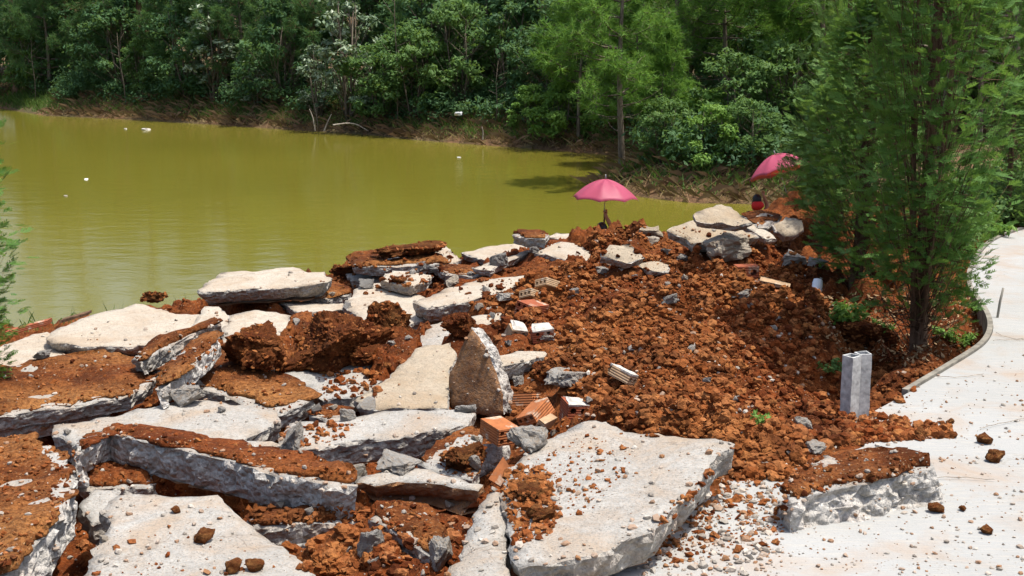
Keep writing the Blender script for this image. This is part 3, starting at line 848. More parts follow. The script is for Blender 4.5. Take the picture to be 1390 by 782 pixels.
# ------------------------------------------------------------------ broken concrete slabs
def slab_mesh(P2, th, sp, seed, mats, amp_top=0.004, amp_side=0.018, layers=4, edge=0.014, jit=0.02, undercut=0.02, bevel=0.012):
    """a broken plate: P2 outline in its own plane, top at w=0, thickness th below"""
    P2 = np.asarray(P2, float)
    area = 0.5 * np.sum(P2[:, 0] * np.roll(P2[:, 1], -1) - np.roll(P2[:, 0], -1) * P2[:, 1])
    if area < 0: P2 = P2[::-1]
    n = len(P2)
    pts, nor = [], []
    for i in range(n):
        a, b = P2[i], P2[(i + 1) % n]
        d = b - a
        L = np.linalg.norm(d)
        if L < 1e-6: continue
        k = max(1, int(round(L / sp)))
        nn = np.array([d[1], -d[0]]) / L
        for j in range(k):
            pts.append(a + d * j / k); nor.append(nn)
    pts, nor = np.array(pts), np.array(nor)
    nor = nor + 0.5 * (np.roll(nor, 1, 0) + np.roll(nor, -1, 0)); nor /= np.linalg.norm(nor, axis=1)[:, None] + 1e-9
    q3 = np.c_[pts, np.full(len(pts), seed * 3.7)]
    pts = pts + nor * (jit * (fbm(q3, 7, 4, seed) + 0.35 * fbm(q3, 26, 2, seed + 2)))[:, None]
    nb = len(pts)
    lo, hi = pts.min(0), pts.max(0)
    gs = sp * 1.5
    GX, GY = np.meshgrid(np.arange(lo[0], hi[0], gs), np.arange(lo[1], hi[1], gs))
    G = np.c_[GX.ravel(), GY.ravel()] + rng.uniform(-0.3, 0.3, (GX.size, 2)) * gs
    if len(G):
        G = G[inside([tuple(p) for p in pts], G[:, 0], G[:, 1])]
    if len(G):
        dm = np.full(len(G), 1e9)
        for p in pts: dm = np.minimum(dm, np.hypot(G[:, 0] - p[0], G[:, 1] - p[1]))
        G = G[dm > sp * 0.7]
    allp = np.r_[pts, G] if len(G) else pts
    out = delaunay_2d_cdt([Vector(p) for p in allp], [], [list(range(nb))], 1, 1e-7)
    V = np.array([[v.x, v.y] for v in out[0]])
    F = [list(f) for f in out[2]]
    omap = {}
    for i, o in enumerate(out[3]):
        for j in o: omap[j] = i
    ring = []
    for i in range(nb):
        if i in omap and (not ring or ring[-1] != omap[i]): ring.append(omap[i])
    if ring[0] == ring[-1]: ring.pop()
    ring = np.array(ring)
    R = V[ring]
    tn = np.roll(R, -1, 0) - np.roll(R, 1, 0)
    rn = np.c_[tn[:, 1], -tn[:, 0]]; rn /= np.linalg.norm(rn, axis=1)[:, None] + 1e-9
    N, NR = len(V), len(ring)
    v3 = np.c_[V, np.full(N, seed * 1.3)]
    top = np.c_[V, amp_top * fbm(v3, 9, 4, seed + 3) + 0.006 * (amp_top > 0) * fbm(v3, 2.2, 2, seed + 5)]
    chip = np.clip(fbm(np.c_[R, np.full(NR, 9.1)], 11, 3, seed + 8) + 0.1, 0, 1)
    top[ring, 2] -= bevel * 0.5 + edge * 1.6 * chip
    top[ring, :2] -= rn * (0.2 * bevel + 0.6 * edge * chip)[:, None]
    vs = [top]
    rings = [ring]
    off = N
    for k in range(1, layers + 1):
        w = -th * k / (layers + 0.6)
        q = np.c_[R, np.full(NR, w * 1.0 + seed)]
        d = amp_side * (1.2 * np.abs(fbm(q, 9, 4, seed + 13)) - 0.35) + 0.6 * amp_side * fbm(q, 34, 2, seed + 17) + bevel * 0.5 - undercut * (k / layers) ** 2
        r = R + rn * d[:, None]
        vs.append(np.c_[r, np.full(NR, w) + amp_side * 0.5 * fbm(q + 3, 18, 2, seed + 19) * (k < layers)])
        rings.append(np.arange(off, off + NR)); off += NR
    bot = np.c_[V, -th + 0.012 * fbm(v3 + 7, 6, 4, seed + 23)]
    bot[ring, :2] -= rn * undercut * 1.3
    vs.append(bot)
    rings.append(ring + off)
    fs = [f for f in F]; mi = [0] * len(F); sm = [True] * len(F)
    for a, b in zip(rings[:-1], rings[1:]):
        for i in range(NR):
            j = (i + 1) % NR
            fs.append([a[j], a[i], b[i], b[j]]); mi.append(1); sm.append(False)
    fs += [[i + off for i in f][::-1] for f in F]; mi += [2] * len(F); sm += [False] * len(F)
    fs = [[int(i) for i in f] for f in fs]
    return np.concatenate(vs), fs, mi, sm
FIN = {'c': 'concrete', 'w': 'concrete_warm', 'b': 'concrete_beige'}
slab_objs = []
for k, s in enumerate(SL):
    nrm, p0 = s['nrm'], s['p0']
    u = np.cross([0, 1, 0], nrm) if abs(nrm[1]) < 0.9 else np.cross(nrm, [0, 0, 1])
    if np.linalg.norm(u) < 1e-6: u = np.array([1.0, 0, 0])
    u /= np.linalg.norm(u); vv = np.cross(nrm, u)
    P2 = np.stack([(s['pts'] - p0) @ u, (s['pts'] - p0) @ vv], 1)
    size = np.ptp(P2, axis=0).max()
    sp = (0.026 if size < 0.7 else 0.034) * s['dense']
    if not s['flat']: sp = 0.022
    if s['p0'][1] > 8.5: sp *= 1.25
    ro = s['rough']
    mats = [M[FIN[s['fin']]], M[s['side']], M['underside']]
    if not s['flat']:
        mats = [M['underside'] if k == len(SL) - 2 else M['broken_light'], M['broken_light'], M['concrete']]
    th = s['th']
    v, f, mi, sm = slab_mesh(P2, th, sp, 100 + 7 * k, mats, amp_top=0.009 if s['flat'] else 0.007, amp_side=0.03 * ro, layers=6,
                             edge=0.014, bevel=0.007, jit=0.036 * min(1, size), undercut=s['under'])
    Rm = np.stack([u, vv, nrm], 1)
    vw = v @ Rm.T + p0
    cen = vw.mean(0); cen[2] = vw[:, 2].min()
    me = mesh_np('concrete_slab', vw - cen, f, mats, mi, sm)
    o = tag(link('concrete_slab', me, None, cen), s['label'], 'slab', 'broken concrete slabs tipped along the bank', 'thing')
    s['obj'] = o
    slab_objs.append((vw, f))
    if s['crust']:
        c = P2.mean(0)
        Pc = c + (P2 - c) * 0.95 + np.array([0, 0.03])
        a = s['crust']
        # push the outline inwards towards the camera side so the broken lip stays bare
        v, f, mi, sm = slab_mesh(Pc, 0.02 * a, sp * 0.8, 300 + 11 * k, None, amp_top=0.02 * a, amp_side=0.012, layers=2, edge=0.03 * a, jit=0.1 * min(1, size), undercut=-0.004, bevel=0.012)
        lowf = fbm(np.c_[v[:, :2], np.full(len(v), k * 2.3)], 3.2, 4, 77 + k)
        v[:, 2] += 0.016 * a + 0.042 * a * lowf * (v[:, 2] > -0.012 * a)
        vw = v @ Rm.T + p0
        mc = M['soil_dry'] if k not in (3, 38) else M['soil']
        me = mesh_np('soil_crust', vw - cen, f, [mc], None, [True] * len(f))
        link('soil_crust', me, o)
        slab_objs.append((vw, f))

# ------------------------------------------------------------------ everything solid so far, for dropping things onto
def bvh_of(parts):
    V, F, off = [], [], 0
    for v, f in parts:
        V.extend(map(tuple, v)); F.extend([[i + off for i in q] for q in f]); off += len(v)
    return BVHTree.FromPolygons(V, F)
def me_parts(me):
    v = np.empty(len(me.vertices) * 3); me.vertices.foreach_get('co', v)
    return v.reshape(-1, 3), [list(p.vertices) for p in me.polygons]
bvh_slab = bvh_of(slab_objs)
bvh_soil = bvh_of([me_parts(soil_me)])
bvh_path = bvh_of([me_parts(bpy.data.meshes['path'])])
def drop(x, y, z0=2.5):
    best, who = None, None
    for b, w in ((bvh_slab, 'slab'), (bvh_soil, 'soil'), (bvh_path, 'path')):
        h = b.ray_cast(Vector((x, y, z0)), Vector((0, 0, -1)))
        if h[0] is not None and (best is None or h[0].z > best): best, who = h[0].z, w
    return (best if best is not None else gz(x, y)), who
def hit(px, py, strict=False):
    """the first surface that the photo ray meets"""
    d = Vector(ray(px, py)).normalized()
    best = None
    for b in (bvh_slab, bvh_soil, bvh_path):
        h = b.ray_cast(Vector((0, 0, CAMZ)), d)
        if h[0] is not None and (best is None or h[3] < best[1]): best = (np.array(h[0]), h[3])
    if best is None and strict: return None
    return best[0] if best else PZ(px, py, -0.3)

# ------------------------------------------------------------------ lumps: clods, chunks
def lump_mesh(name, seed, mat, sub=2, rough=0.25, facet=True, box=0.6, n=16, shape=(1, 1, 1)):
    r = np.random.default_rng(seed)
    p = r.normal(size=(n, 3)); p /= np.linalg.norm(p, axis=1)[:, None]
    p = np.sign(p) * np.abs(p) ** box
    p *= r.uniform(0.8, 1.1, (n, 1))
    bm = bmesh.new()
    for q in p: bm.verts.new(q)
    res = bmesh.ops.convex_hull(bm, input=bm.verts)
    for q in [g for g in bm.verts if not g.link_faces]: bm.verts.remove(q)
    for _ in range(sub):
        bmesh.ops.subdivide_edges(bm, edges=bm.edges[:], cuts=1, use_grid_fill=True)
        bmesh.ops.triangulate(bm, faces=bm.faces[:])
    co = np.array([v.co for v in bm.verts])
    d = rough * fbm(co + seed, 1.7, 4, seed)
    co = co * (1 + d[:, None])
    if sub > 2: co = co * (1 + 0.16 * rough * 2 * (np.abs(fbm(co + seed, 5.5, 3, seed + 4)) - .2)[:, None] + 0.1 * rough * 2 * fbm(co + seed, 14, 2, seed + 6)[:, None])
    co -= (co.max(0) + co.min(0)) / 2
    co /= np.abs(co).max(0)
    co *= np.array(shape)
    for v, c in zip(bm.verts, co): v.co = c
    me = bpy.data.meshes.new(name)
    bm.to_mesh(me); bm.free()
    me.materials.append(mat)
    for pl in me.polygons: pl.use_smooth = not facet
    return me
def lump(name, px, py, w, h, mat, label, cat, seed, group=None, depth=None, rot=None, facet=True, sink=0.2, rough=0.25, box=0.6, sub=2, z=None):
    """w, h: size in photo pixels; (px, py): the middle of its lower edge"""
    p = hit(px, py) if z is None else PZ(px, py, z)
    mpp = np.linalg.norm(p - CAM) / FPX
    sx, sz = w * mpp / 2, h * mpp / 2
    sy = depth if depth else (sx + sz) / 2
    me = lump_mesh(name, seed, mat, sub, rough, facet, box)
    o = link(name, me, None, (p[0], p[1] + sy * 0.6, p[2] + sz * (1 - sink)))
    o.scale = (sx, sy, sz)
    o.rotation_euler = rot if rot else (0, 0, 0)
    if 'angular' in label: o.location.z += 0.025
    tag(o, label, cat, group, 'thing')
    return o
GC = 'loose pieces of broken concrete'
for i, (px, py, w, h, m, lab, dep) in enumerate([
    (989, 358, 66, 40, 'concrete_warm', 'grey angular concrete boulder sitting on the mound under the beige slabs', 0.16),
    (768, 528, 62, 26, 'broken_light', 'flat-topped concrete chunk at the foot of the mound above the dark brick', 0.12),
    (722, 613, 46, 36, 'broken_light', 'white concrete chunk at the upper corner of the largest slab', 0.1),
    (481, 655, 28, 28, 'broken_light', 'pointed grey chunk between the long slab and the humped slab', 0.05),
    (537, 640, 58, 20, 'concrete', 'low pale chunk behind the humped slab', 0.1),
    (497, 392, 24, 15, 'broken', 'small grey stone on the white slab near the water', 0.05),
    (612, 387, 22, 15, 'concrete_warm', 'small cream chunk behind the long narrow slab', 0.06),
    (593, 371, 27, 11, 'broken', 'small grey-blue chunk beside the soil-capped slab', 0.06),
    (572, 368, 16, 16, 'broken', 'grey upright stone at the end of the soil-capped slab', 0.05),
    (690, 408, 34, 14, 'broken_light', 'white stone in the gap under the long narrow slab', 0.08),
    (742, 462, 26, 10, 'broken_light', 'white mortar lump on the broken bricks', 0.05),
    (908, 414, 30, 16, 'broken', 'dusty grey stone in the middle of the mound', 0.06),
    (1006, 404, 31, 14, 'broken_light', 'pale wedge-shaped stone on the mound below the small red brick', 0.06),
    (1080, 360, 34, 22, 'broken_light', 'pale stone by the lower left of the cypress', 0.08),
    (1112, 362, 28, 12, 'concrete', 'flat pale stone under the cypress branches', 0.06),
    (938, 478, 15, 10, 'broken_light', 'small white stone in the centre of the mound', 0.03),
    (1108, 614, 27, 13, 'broken_light', 'pale stone just behind the separate slab on the path', 0.05),
    (1090, 583, 24, 20, 'broken_light', 'white fragment in the soil left of the hollow post', 0.04),
    (905, 345, 16, 8, 'broken', 'small grey stone under the lower beige slab', 0.04),
    (926, 358, 18, 8, 'broken', 'small grey stone left of the angular boulder', 0.04),
    (884, 334, 24, 14, 'concrete_warm', 'cream wedge behind the soil at the crest', 0.06),
    (884, 320, 34, 12, 'concrete_beige', 'pale rubble lump on the crest between umbrella and beige slabs', 0.1),
    (818, 372, 26, 12, 'concrete', 'pale stone half sunk in the mound below the first umbrella', 0.05),
    (254, 552, 44, 30, 'broken_light', 'white-grey chunk under the lower leaning strip', 0.06),
    (362, 503, 20, 15, 'broken_light', 'rounded grey stone below the dark red soil heap', 0.04),
    (340, 499, 22, 12, 'broken_light', 'white stone below the dark red soil heap', 0.04),
    (501, 755, 34, 40, 'broken', 'dark grey stone at the bottom centre under the dull slab', 0.05),
    (509, 772, 22, 18, 'broken_light', 'white stone in the soil at the bottom centre', 0.03),
    (632, 560, 30, 10, 'broken', 'pale chip at the foot of the upright slab', 0.04),
    (497, 563, 26, 14, 'broken_light', 'white stone at the lower tip of the triangular slab', 0.05),
    (470, 571, 24, 18, 'broken_light', 'grey stone under the cracked white slab', 0.05),
    (395, 610, 26, 40, 'broken_light', 'knobbly white chunk between two long white slabs', 0.08),
    (704, 523, 18, 15, 'broken_light', 'small white stone in front of the slab behind the upright one', 0.03),
    (55, 488, 24, 12, 'broken', 'brownish stone on the low white slab at the left edge', 0.05),
    (725, 343, 14, 9, 'broken', 'small grey stone at the end of the thin long slab', 0.05),
    (677, 362, 26, 20, 'broken', 'grey stone leaning against the thin long slab', 0.06),
    (640, 640, 22, 26, 'broken_light', 'white rough stone left of the block under the brick', 0.04),
    (600, 772, 36, 44, 'broken_light', 'white rough chunk beside the soil-topped slab at the bottom', 0.07),
    ]):
    lump('concrete_chunk', px, py, w, h, M[{'broken': 'broken_light', 'broken_light': 'concrete'}.get(m, m)], lab, 'concrete chunk', 900 + i, GC, dep, (random.uniform(-.2, .2), random.uniform(-.2, .2), random.uniform(-.5, .5)), sink=0.3, rough=0.38, box=0.5, sub=3)

GS = 'large clods of red soil'
CLODS = []
for i, (px, py, w, h, m, lab, dep) in enumerate([
    (524, 464, 68, 66, 'soil_dry', 'tall pointed brown clod standing on a white slab in the centre', 0.11),
    (445, 508, 140, 92, 'soil', 'big dark red soil heap in front of the cream slabs', 0.32),
    (338, 506, 90, 70, 'soil', 'smaller dark red soil heap left of the big one', 0.26),
    (1178, 470, 92, 40, 'soil', 'rounded lump of bare soil in front of the weeds in the planted bed', 0.16),
    (555, 350, 104, 22, 'soil_dry', 'brown soil cap heaped on the grey slab at the water side', 0.16),
    (206, 410, 36, 16, 'soil_dry', 'brown clod at the water edge behind the broad white slab', 0.1),
    (500, 500, 56, 34, 'soil', 'brown clod on the slabs right of the big dark red heap', 0.12),
    (625, 462, 52, 36, 'soil', 'brown clod behind the triangular slab', 0.12),
    (740, 520, 44, 36, 'soil', 'soil lump behind the flat-topped chunk', 0.12),
    (720, 680, 62, 20, 'soil_dry', 'dry crumbly clod lying on the largest white slab', 0.09),
    (738, 710, 36, 18, 'soil_dry', 'orange-tipped clod on the largest white slab', 0.05),
    (540, 385, 26, 12, 'soil_dry', 'small brown clod near the small thick slab', 0.06),
    (470, 375, 46, 16, 'soil_dry', 'crumbly soil patch between the propped slab and the dark slab', 0.1),
    (625, 640, 60, 40, 'soil_dry', 'dry soil heap on the slab beneath the bricks', 0.12),
    ]):
    o = lump('soil_clod', px, py, w, h, M[m], lab, 'soil clod', 700 + i, GS, dep, (0, 0, random.uniform(-.3, .3)), facet=True, sink=0.35, rough=0.55, box=0.85, sub=4)
    CLODS.append(o)

# shards lying in the gaps between the slabs
LMK = [('the upright pointed slab',645,510),('the largest white slab',830,660),('the smooth bottom slab',250,730),('the long grey-fronted slab',300,630),('the wide white slab with a chipped corner',230,570),
 ('the broad soil-covered slab at the left edge',80,525),('the leaning slab strips',245,480),('the soil-covered slab with a grey corner',345,520),('the broad white slab near the water',170,440),('the cream slab behind the dark red heap',350,445),
 ('the long propped white slab',360,380),('the thin white strip',425,415),('the white slab under the tall clod',540,415),('the long narrow white slab',645,395),('the small thick white slab',552,377),('the soil-capped grey slab',545,352),
 ('the large triangular slab',565,515),('the cracked white slab',450,510),('the white slab behind the upright one',705,485),('the long white slab with a rough front',510,580),('the humped grey slab',570,645),('the dull grey slab',420,705),
 ('the bottom soil-topped slab',555,720),('the six-hole brick',678,585),('the leaning orange brick',727,563),('the dark red brick',779,560),('the red brick at the mound edge',722,420),('the mortar-covered brick piece',843,508),('the orange shard in the mound',941,462),
 ('the single red brick',1013,368),('the pinkish tile shard',1052,384),('the dusty grey stone in the mound',908,410),('the hollow post',1159,520),('the jagged bottom left slab',40,680),('the flat-topped chunk',768,515),('the tall pointed clod',524,435),('the big dark red heap',445,465),
 ('the brownish ridge slab',845,345),('the pale wedge-shaped stone',1006,398),('the small white stone in the mound',938,474)]
SEEN = set()
def shard_label(px, py):
    for n_, x_, y_ in sorted(LMK, key=lambda m: (m[1] - px) ** 2 + (2 * (m[2] - py)) ** 2):
        dx, dy = px - x_, 2 * (py - y_)
        w_ = ('right of ' if dx > 0 else 'left of ') if abs(dx) > abs(dy) else ('in front of ' if dy > 0 else 'behind ')
        t_ = 'small pale concrete shard just ' + w_ + n_
        if t_ not in SEEN:
            SEEN.add(t_); return t_
for i, (px, py, w) in enumerate([(430,560,16),(452,556,12),(405,566,14),(540,628,14),(556,622,12),(470,612,12),(590,598,13),(612,590,12),(690,560,12),(720,590,10),(752,590,12),(530,470,12),(556,462,12),(650,420,13),(668,432,12),(690,470,11),
    (716,498,12),(300,560,14),(222,540,13),(190,500,13),(150,478,10),(402,440,12),(428,430,10),(470,420,12),(560,372,11),(600,382,12),(640,374,11),(660,398,12),(450,402,10),(352,412,10),(420,700,14),(380,690,12),(470,752,16),(530,765,18),(610,690,14),(630,672,12),
    (120,720,16),(140,736,12),(240,640,12),(90,590,12),(645,598,11),(770,546,12),(800,548,14),(820,480,12),(780,400,13),(830,430,11),(870,470,12),(960,520,13),(1000,545,11),(890,545,12),(1050,450,12),(1020,420,12),(930,380,10),(860,380,12)]):
    lump('concrete_shard', px, py, w, w * random.uniform(.5, .8), M[('concrete', 'concrete_warm', 'broken_light')[i % 3]], shard_label(px, py), 'concrete shard', 1500 + i, 'small concrete shards', None, (random.uniform(-.5, .5), random.uniform(-.5, .5), i), True, 0.2, 0.35, 0.5, 1)

# ------------------------------------------------------------------ bricks
def brick_mesh(name, L, Wd, Hh, cols, rows, mat, broken=0.0, seed=0):
    """clay brick with real holes running along its length (x: width, y: length, z: height)"""
    mb = MB()
    cw_, ch_ = Wd / cols, Hh / rows
    r = 0.31 * min(cw_, ch_)
    rr = np.random.default_rng(seed)
    for c in range(cols):
        for q in range(rows):
            cx, cz = -Wd / 2 + cw_ * (c + .5), -Hh / 2 + ch_ * (q + .5)
            sq = [(-1, -1), (0, -1), (1, -1), (1, 0), (1, 1), (0, 1), (-1, 1), (-1, 0)]
            out = [(cx + a * cw_ / 2, cz + b * ch_ / 2) for a, b in sq]
            inn = [(cx + r * math.cos(math.atan2(b, a)), cz + r * math.sin(math.atan2(b, a))) for a, b in sq]
            vs = []
            ends = (-L / 2, L / 2)
            for y in ends:
                for x, z in out: vs.append((x, y, z))
                for x, z in inn: vs.append((x, y, z))
            fs = []
            for k in range(8):
                j = (k + 1) % 8
                fs.append([k, j, 8 + j, 8 + k])
                fs.append([16 + j, 16 + k, 24 + k, 24 + j])
                fs.append([8 + k, 8 + j, 24 + j, 24 + k])
            mb.add(vs, fs)
    x, y, z = Wd / 2, L / 2, Hh / 2
    for f in ([(-x, -y, z), (x, -y, z), (x, y, z), (-x, y, z)], [(-x, -y, -z), (-x, y, -z), (x, y, -z), (x, -y, -z)],
              [(-x, -y, -z), (-x, -y, z), (-x, y, z), (-x, y, -z)], [(x, -y, -z), (x, y, -z), (x, y, z), (x, -y, z)]):
        mb.add(f, [[0, 1, 2, 3]])
    v = np.array(mb.v)
    if broken:                                   # the far end is snapped off unevenly
        m = v[:, 1] > 0
        v[m, 1] -= broken * L * (0.5 + 0.5 * vnoise(np.c_[v[m, 0] * 30, v[m, 2] * 30, np.full(m.sum(), seed)], seed))
    v += 0.0015 * np.stack([fbm(v + 5 * a, 14, 2, seed + a) for a in range(3)], 1)
    mb.v = v.tolist()
    me = mb.mesh(name, [mat])
    bm = bmesh.new(); bm.from_mesh(me)
    bmesh.ops.remove_doubles(bm, verts=bm.verts, dist=0.0002)
    bmesh.ops.recalc_face_normals(bm, faces=bm.faces)
    bm.to_mesh(me); bm.free()
    return me
GB = 'clay bricks in the rubble'
def brick(px, py, z, size, rot, mat, label, cols=3, rows=2, broken=0, seed=0, mortar=False, name='hollow_brick'):
    p = hit(px, py) if z is None else PZ(px, py, z)
    o = link(name, brick_mesh(name, size[1], size[0], size[2], cols, rows, M[mat], broken, seed), None, p)
    o.rotation_euler = tuple(math.radians(a) for a in rot)
    tag(o, label, 'brick', GB, 'thing')
    if mortar:
        v, f, mi, sm = slab_mesh([(-size[0] * .45, -size[1] * .48), (size[0] * .47, -size[1] * .46), (size[0] * .4, size[1] * .3), (-size[0] * .3, size[1] * .42)], 0.02, 0.014, 50 + seed, None, 0.008, 0.006, 2, 0.008, 0.008, 0)
        v[:, 2] += size[2] / 2 + 0.012
        link('mortar', mesh_np('mortar', v, f, [M['mortar']]), o)
    return o
BS = (0.105, 0.16, 0.075)
brick(678, 585, -0.055, BS, (4, 2, 32), 'brick', 'six-hole orange brick with its holes facing forward, on the grey block', seed=1)
brick(727, 563, -0.04, (0.1, 0.15, 0.075), (18, -24, -38), 'brick', 'plain-sided orange brick leaning beside the six-hole brick', seed=2)
brick(779, 560, -0.1, (0.1, 0.15, 0.11), (0, 6, 12), 'brick_red', 'dark red brick with a mortar cap under the flat-topped chunk', 2, 2, seed=3, mortar=True)
brick(712, 542, -0.1, (0.09, 0.13, 0.06), (-10, 14, 60), 'brick', 'broken orange brick behind the leaning brick', 3, 1, 0.5, 4)
brick(722, 420, -0.03, (0.12, 0.2, 0.085), (-8, 12, -34), 'brick_red', 'red brick at the mound edge below the two ribbed bricks', seed=5)
brick(722, 401, 0.0, (0.1, 0.13, 0.05), (-22, -18, -40), 'brick_pale', 'ribbed dusty brick resting on the red brick, nearer one', 3, 1, 0, 6)
brick(743, 386, 0.05, (0.1, 0.13, 0.05), (-22, -18, -40), 'brick_pale', 'ribbed dusty brick resting on the red brick, farther one', 3, 1, 0, 7)
brick(700, 450, -0.03, (0.1, 0.12, 0.08), (20, 10, 20), 'brick_pale', 'half brick crusted with mortar left of the broken red brick', 2, 2, 0.4, 8, True)
brick(735, 452, -0.02, (0.12, 0.13, 0.07), (6, -6, 8), 'brick_red', 'broken red brick topped by a white mortar lump', 2, 2, 0.3, 9, True)
brick(843, 508, 0.05, (0.07, 0.15, 0.05), (14, 20, 50), 'brick_pale', 'mortar-covered brick piece sticking out of the mound', 2, 1, 0.4, 10, True)
brick(1013, 368, 0.12, (0.145, 0.1, 0.075), (0, 0, 4), 'brick_red', 'single red brick below the grey boulder on the mound', 2, 1, 0, 11)
brick(683, 640, -0.08, (0.06, 0.12, 0.03), (50, 20, -30), 'brick', 'curved orange brick shard beside the largest white slab', 2, 1, 0.5, 12)
brick(941, 462, 0.08, (0.13, 0.07, 0.03), (10, 6, 12), 'brick', 'orange brick shard in the middle of the soil mound', 2, 1, 0.5, 13)
brick(1052, 384, 0.09, (0.19, 0.09, 0.022), (8, 10, -14), 'brick_pale', 'flat pinkish tile shard on the mound left of the white cup', 3, 1, 0.3, 14)
brick(1056, 397, 0.07, (0.12, 0.06, 0.02), (6, 0, -6), 'brick', 'thin orange tile shard just below the pinkish one', 2, 1, 0.3, 15)
brick(742, 574, -0.06, (0.035, 0.14, 0.06), (0, 30, -30), 'brick_pale', 'thin splinter of brick stuck beside the leaning orange brick', 1, 1, 0.3, 16)

# ------------------------------------------------------------------ crumbs and grit (too many to count)
def ico(n=1):
    bm = bmesh.new(); bmesh.ops.create_icosphere(bm, subdivisions=n, radius=1.0)
    v = np.array([q.co for q in bm.verts]); f = np.array([[w.index for w in q.verts] for q in bm.faces]); bm.free()
    return v, f
I1, I2 = ico(1), ico(2)
def scatter(name, P, R, base, mat, seed, flat=0.8, warp=0.35):
    r = np.random.default_rng(seed)
    v, f = base
    n, k = len(P), len(v)
    rot = rot_rand(n, r)
    sc = R[:, None, None] * r.uniform(0.65, 1.25, (n, 1, 3))
    d = v[None] * (1 + warp * r.uniform(-1, 1, (n, k, 1)))
    d = np.einsum('nij,nkj->nki', rot, d * sc)
    d[:, :, 2] *= flat
    V = (P[:, None, :] + d).reshape(-1, 3)
    F = (f[None] + (np.arange(n) * k)[:, None, None]).reshape(-1, 3)
    return mesh_np(name, V, F, [mat])
def px_points(poly, n, seed, uniform_world=True):
    """random points inside a photo-space outline, thinned so that they are even on the ground"""
    r = np.random.default_rng(seed)
    po = np.array(poly, float)
    lo, hi = po.min(0), po.max(0)
    x = r.uniform(lo[0], hi[0], n * 4); y = r.uniform(lo[1], hi[1], n * 4)
    m = inside(poly, x, y)
    return np.c_[x, y][m][:n]
MOUND = [(700,440),(740,380),(800,320),(860,304),(930,306),(1000,320),(1050,322),(1110,360),(1130,440),(1100,500),(1110,550),(1180,560),(1280,584),(1285,594),(1200,600),(1110,612),(1080,635),(1010,645),(1000,600),(830,575),(760,520),(750,470)]
ALLS = [(0,470),(270,400),(480,350),(700,320),(820,306),(1000,300),(1110,360),(1200,470),(1290,500),(1200,560),(1280,600),(1060,660),(850,782),(0,782)]
_gx, _gy = np.meshgrid(np.linspace(FX0, FX1, 240), np.linspace(FY0, FY1, 240))
CMG = clodmask(xy3(_gx.ravel(), _gy.ravel())).reshape(240, 240)
P, R = [], []
def addc(px, py, rad, sinkf=0.25, bare=False):
    p = hit(px, py, True)
    if p is None or p[1] > 14: return
    q, who = drop(p[0], p[1])
    if bare and who == 'slab' and r_.random() > 0.05: return
    if bare and who == 'soil' and r_.random() > 0.5 + 0.5 * CMG[min(239, max(0, int((p[1] - FY0) / (FY1 - FY0) * 240))), min(239, max(0, int((p[0] - FX0) / (FX1 - FX0) * 240)))]: return
    if q - p[2] > 0.08: q = p[2]
    P.append((p[0], p[1], q + rad * (0.55 - sinkf))); R.append(rad)
r_ = np.random.default_rng(5)
for q in px_points(MOUND, 36000, 1): addc(q[0], q[1], 0.0038 + 0.024 * r_.random() ** 11, bare=True)
for q in px_points(ALLS, 6500, 2):
    p = hit(q[0], q[1], True)
    if p is None or p[1] > 14: continue
    h = drop(p[0], p[1])
    if h[1] != 'soil' : continue
    rad = 0.006 + 0.024 * r_.random() ** 3
    P.append((p[0], p[1], p[2] + rad * .3)); R.append(rad)
# crumbs lying on soil-covered slabs
for k, s in enumerate(SL):
    if s['crust']:
        po = s['poly']
        ar = abs(0.5 * sum(po[i][0] * po[(i + 1) % len(po)][1] - po[(i + 1) % len(po)][0] * po[i][1] for i in range(len(po))))
        for q in px_points(po, int(ar / 42), 60 + k): addc(q[0], q[1], 0.003 + 0.012 * r_.random() ** 3.5)
for q in px_points([(700,640),(790,590),(870,610),(810,690),(720,725)], 320, 19): addc(q[0], q[1], 0.0025 + 0.008 * r_.random() ** 3)
# spills at the mound's foot, on the path and on the largest slab
for poly, n, big in (([(1050,590),(1290,572),(1297,594),(1230,600),(1120,602),(1070,636),(1000,660),(990,610)], 900, .018), ([(960,640),(1080,640),(1060,740),(900,770),(880,740)], 420, .014),
                     ([(676,650),(700,627),(745,640),(760,700),(745,730),(700,740),(690,700)], 600, .013), ([(560,760),(430,782),(400,770),(470,735),(560,740)], 700, .018),
                     ([(340,690),(500,690),(505,710),(340,712)], 160, .016), ([(1120,500),(1290,490),(1230,545),(1140,560)], 260, .02),
                     ([(800,580),(1000,590),(1000,620),(960,600),(830,590)], 200, .022), ([(380,580),(480,575),(470,600),(390,610)], 110, .018), ([(430,505),(520,500),(510,540),(440,545)], 130, .022),
                     ([(110,782),(160,690),(330,740),(420,782)], 26, .014), ([(650,380),(760,380),(740,440),(660,440)], 250, .025), ([(480,350),(620,340),(640,400),(480,400)], 200, .02)):
    for q in px_points(poly, n, int(poly[0][0])): addc(q[0], q[1], 0.004 + big * r_.random() ** 3, bare=poly[0][0] in (1050, 800))
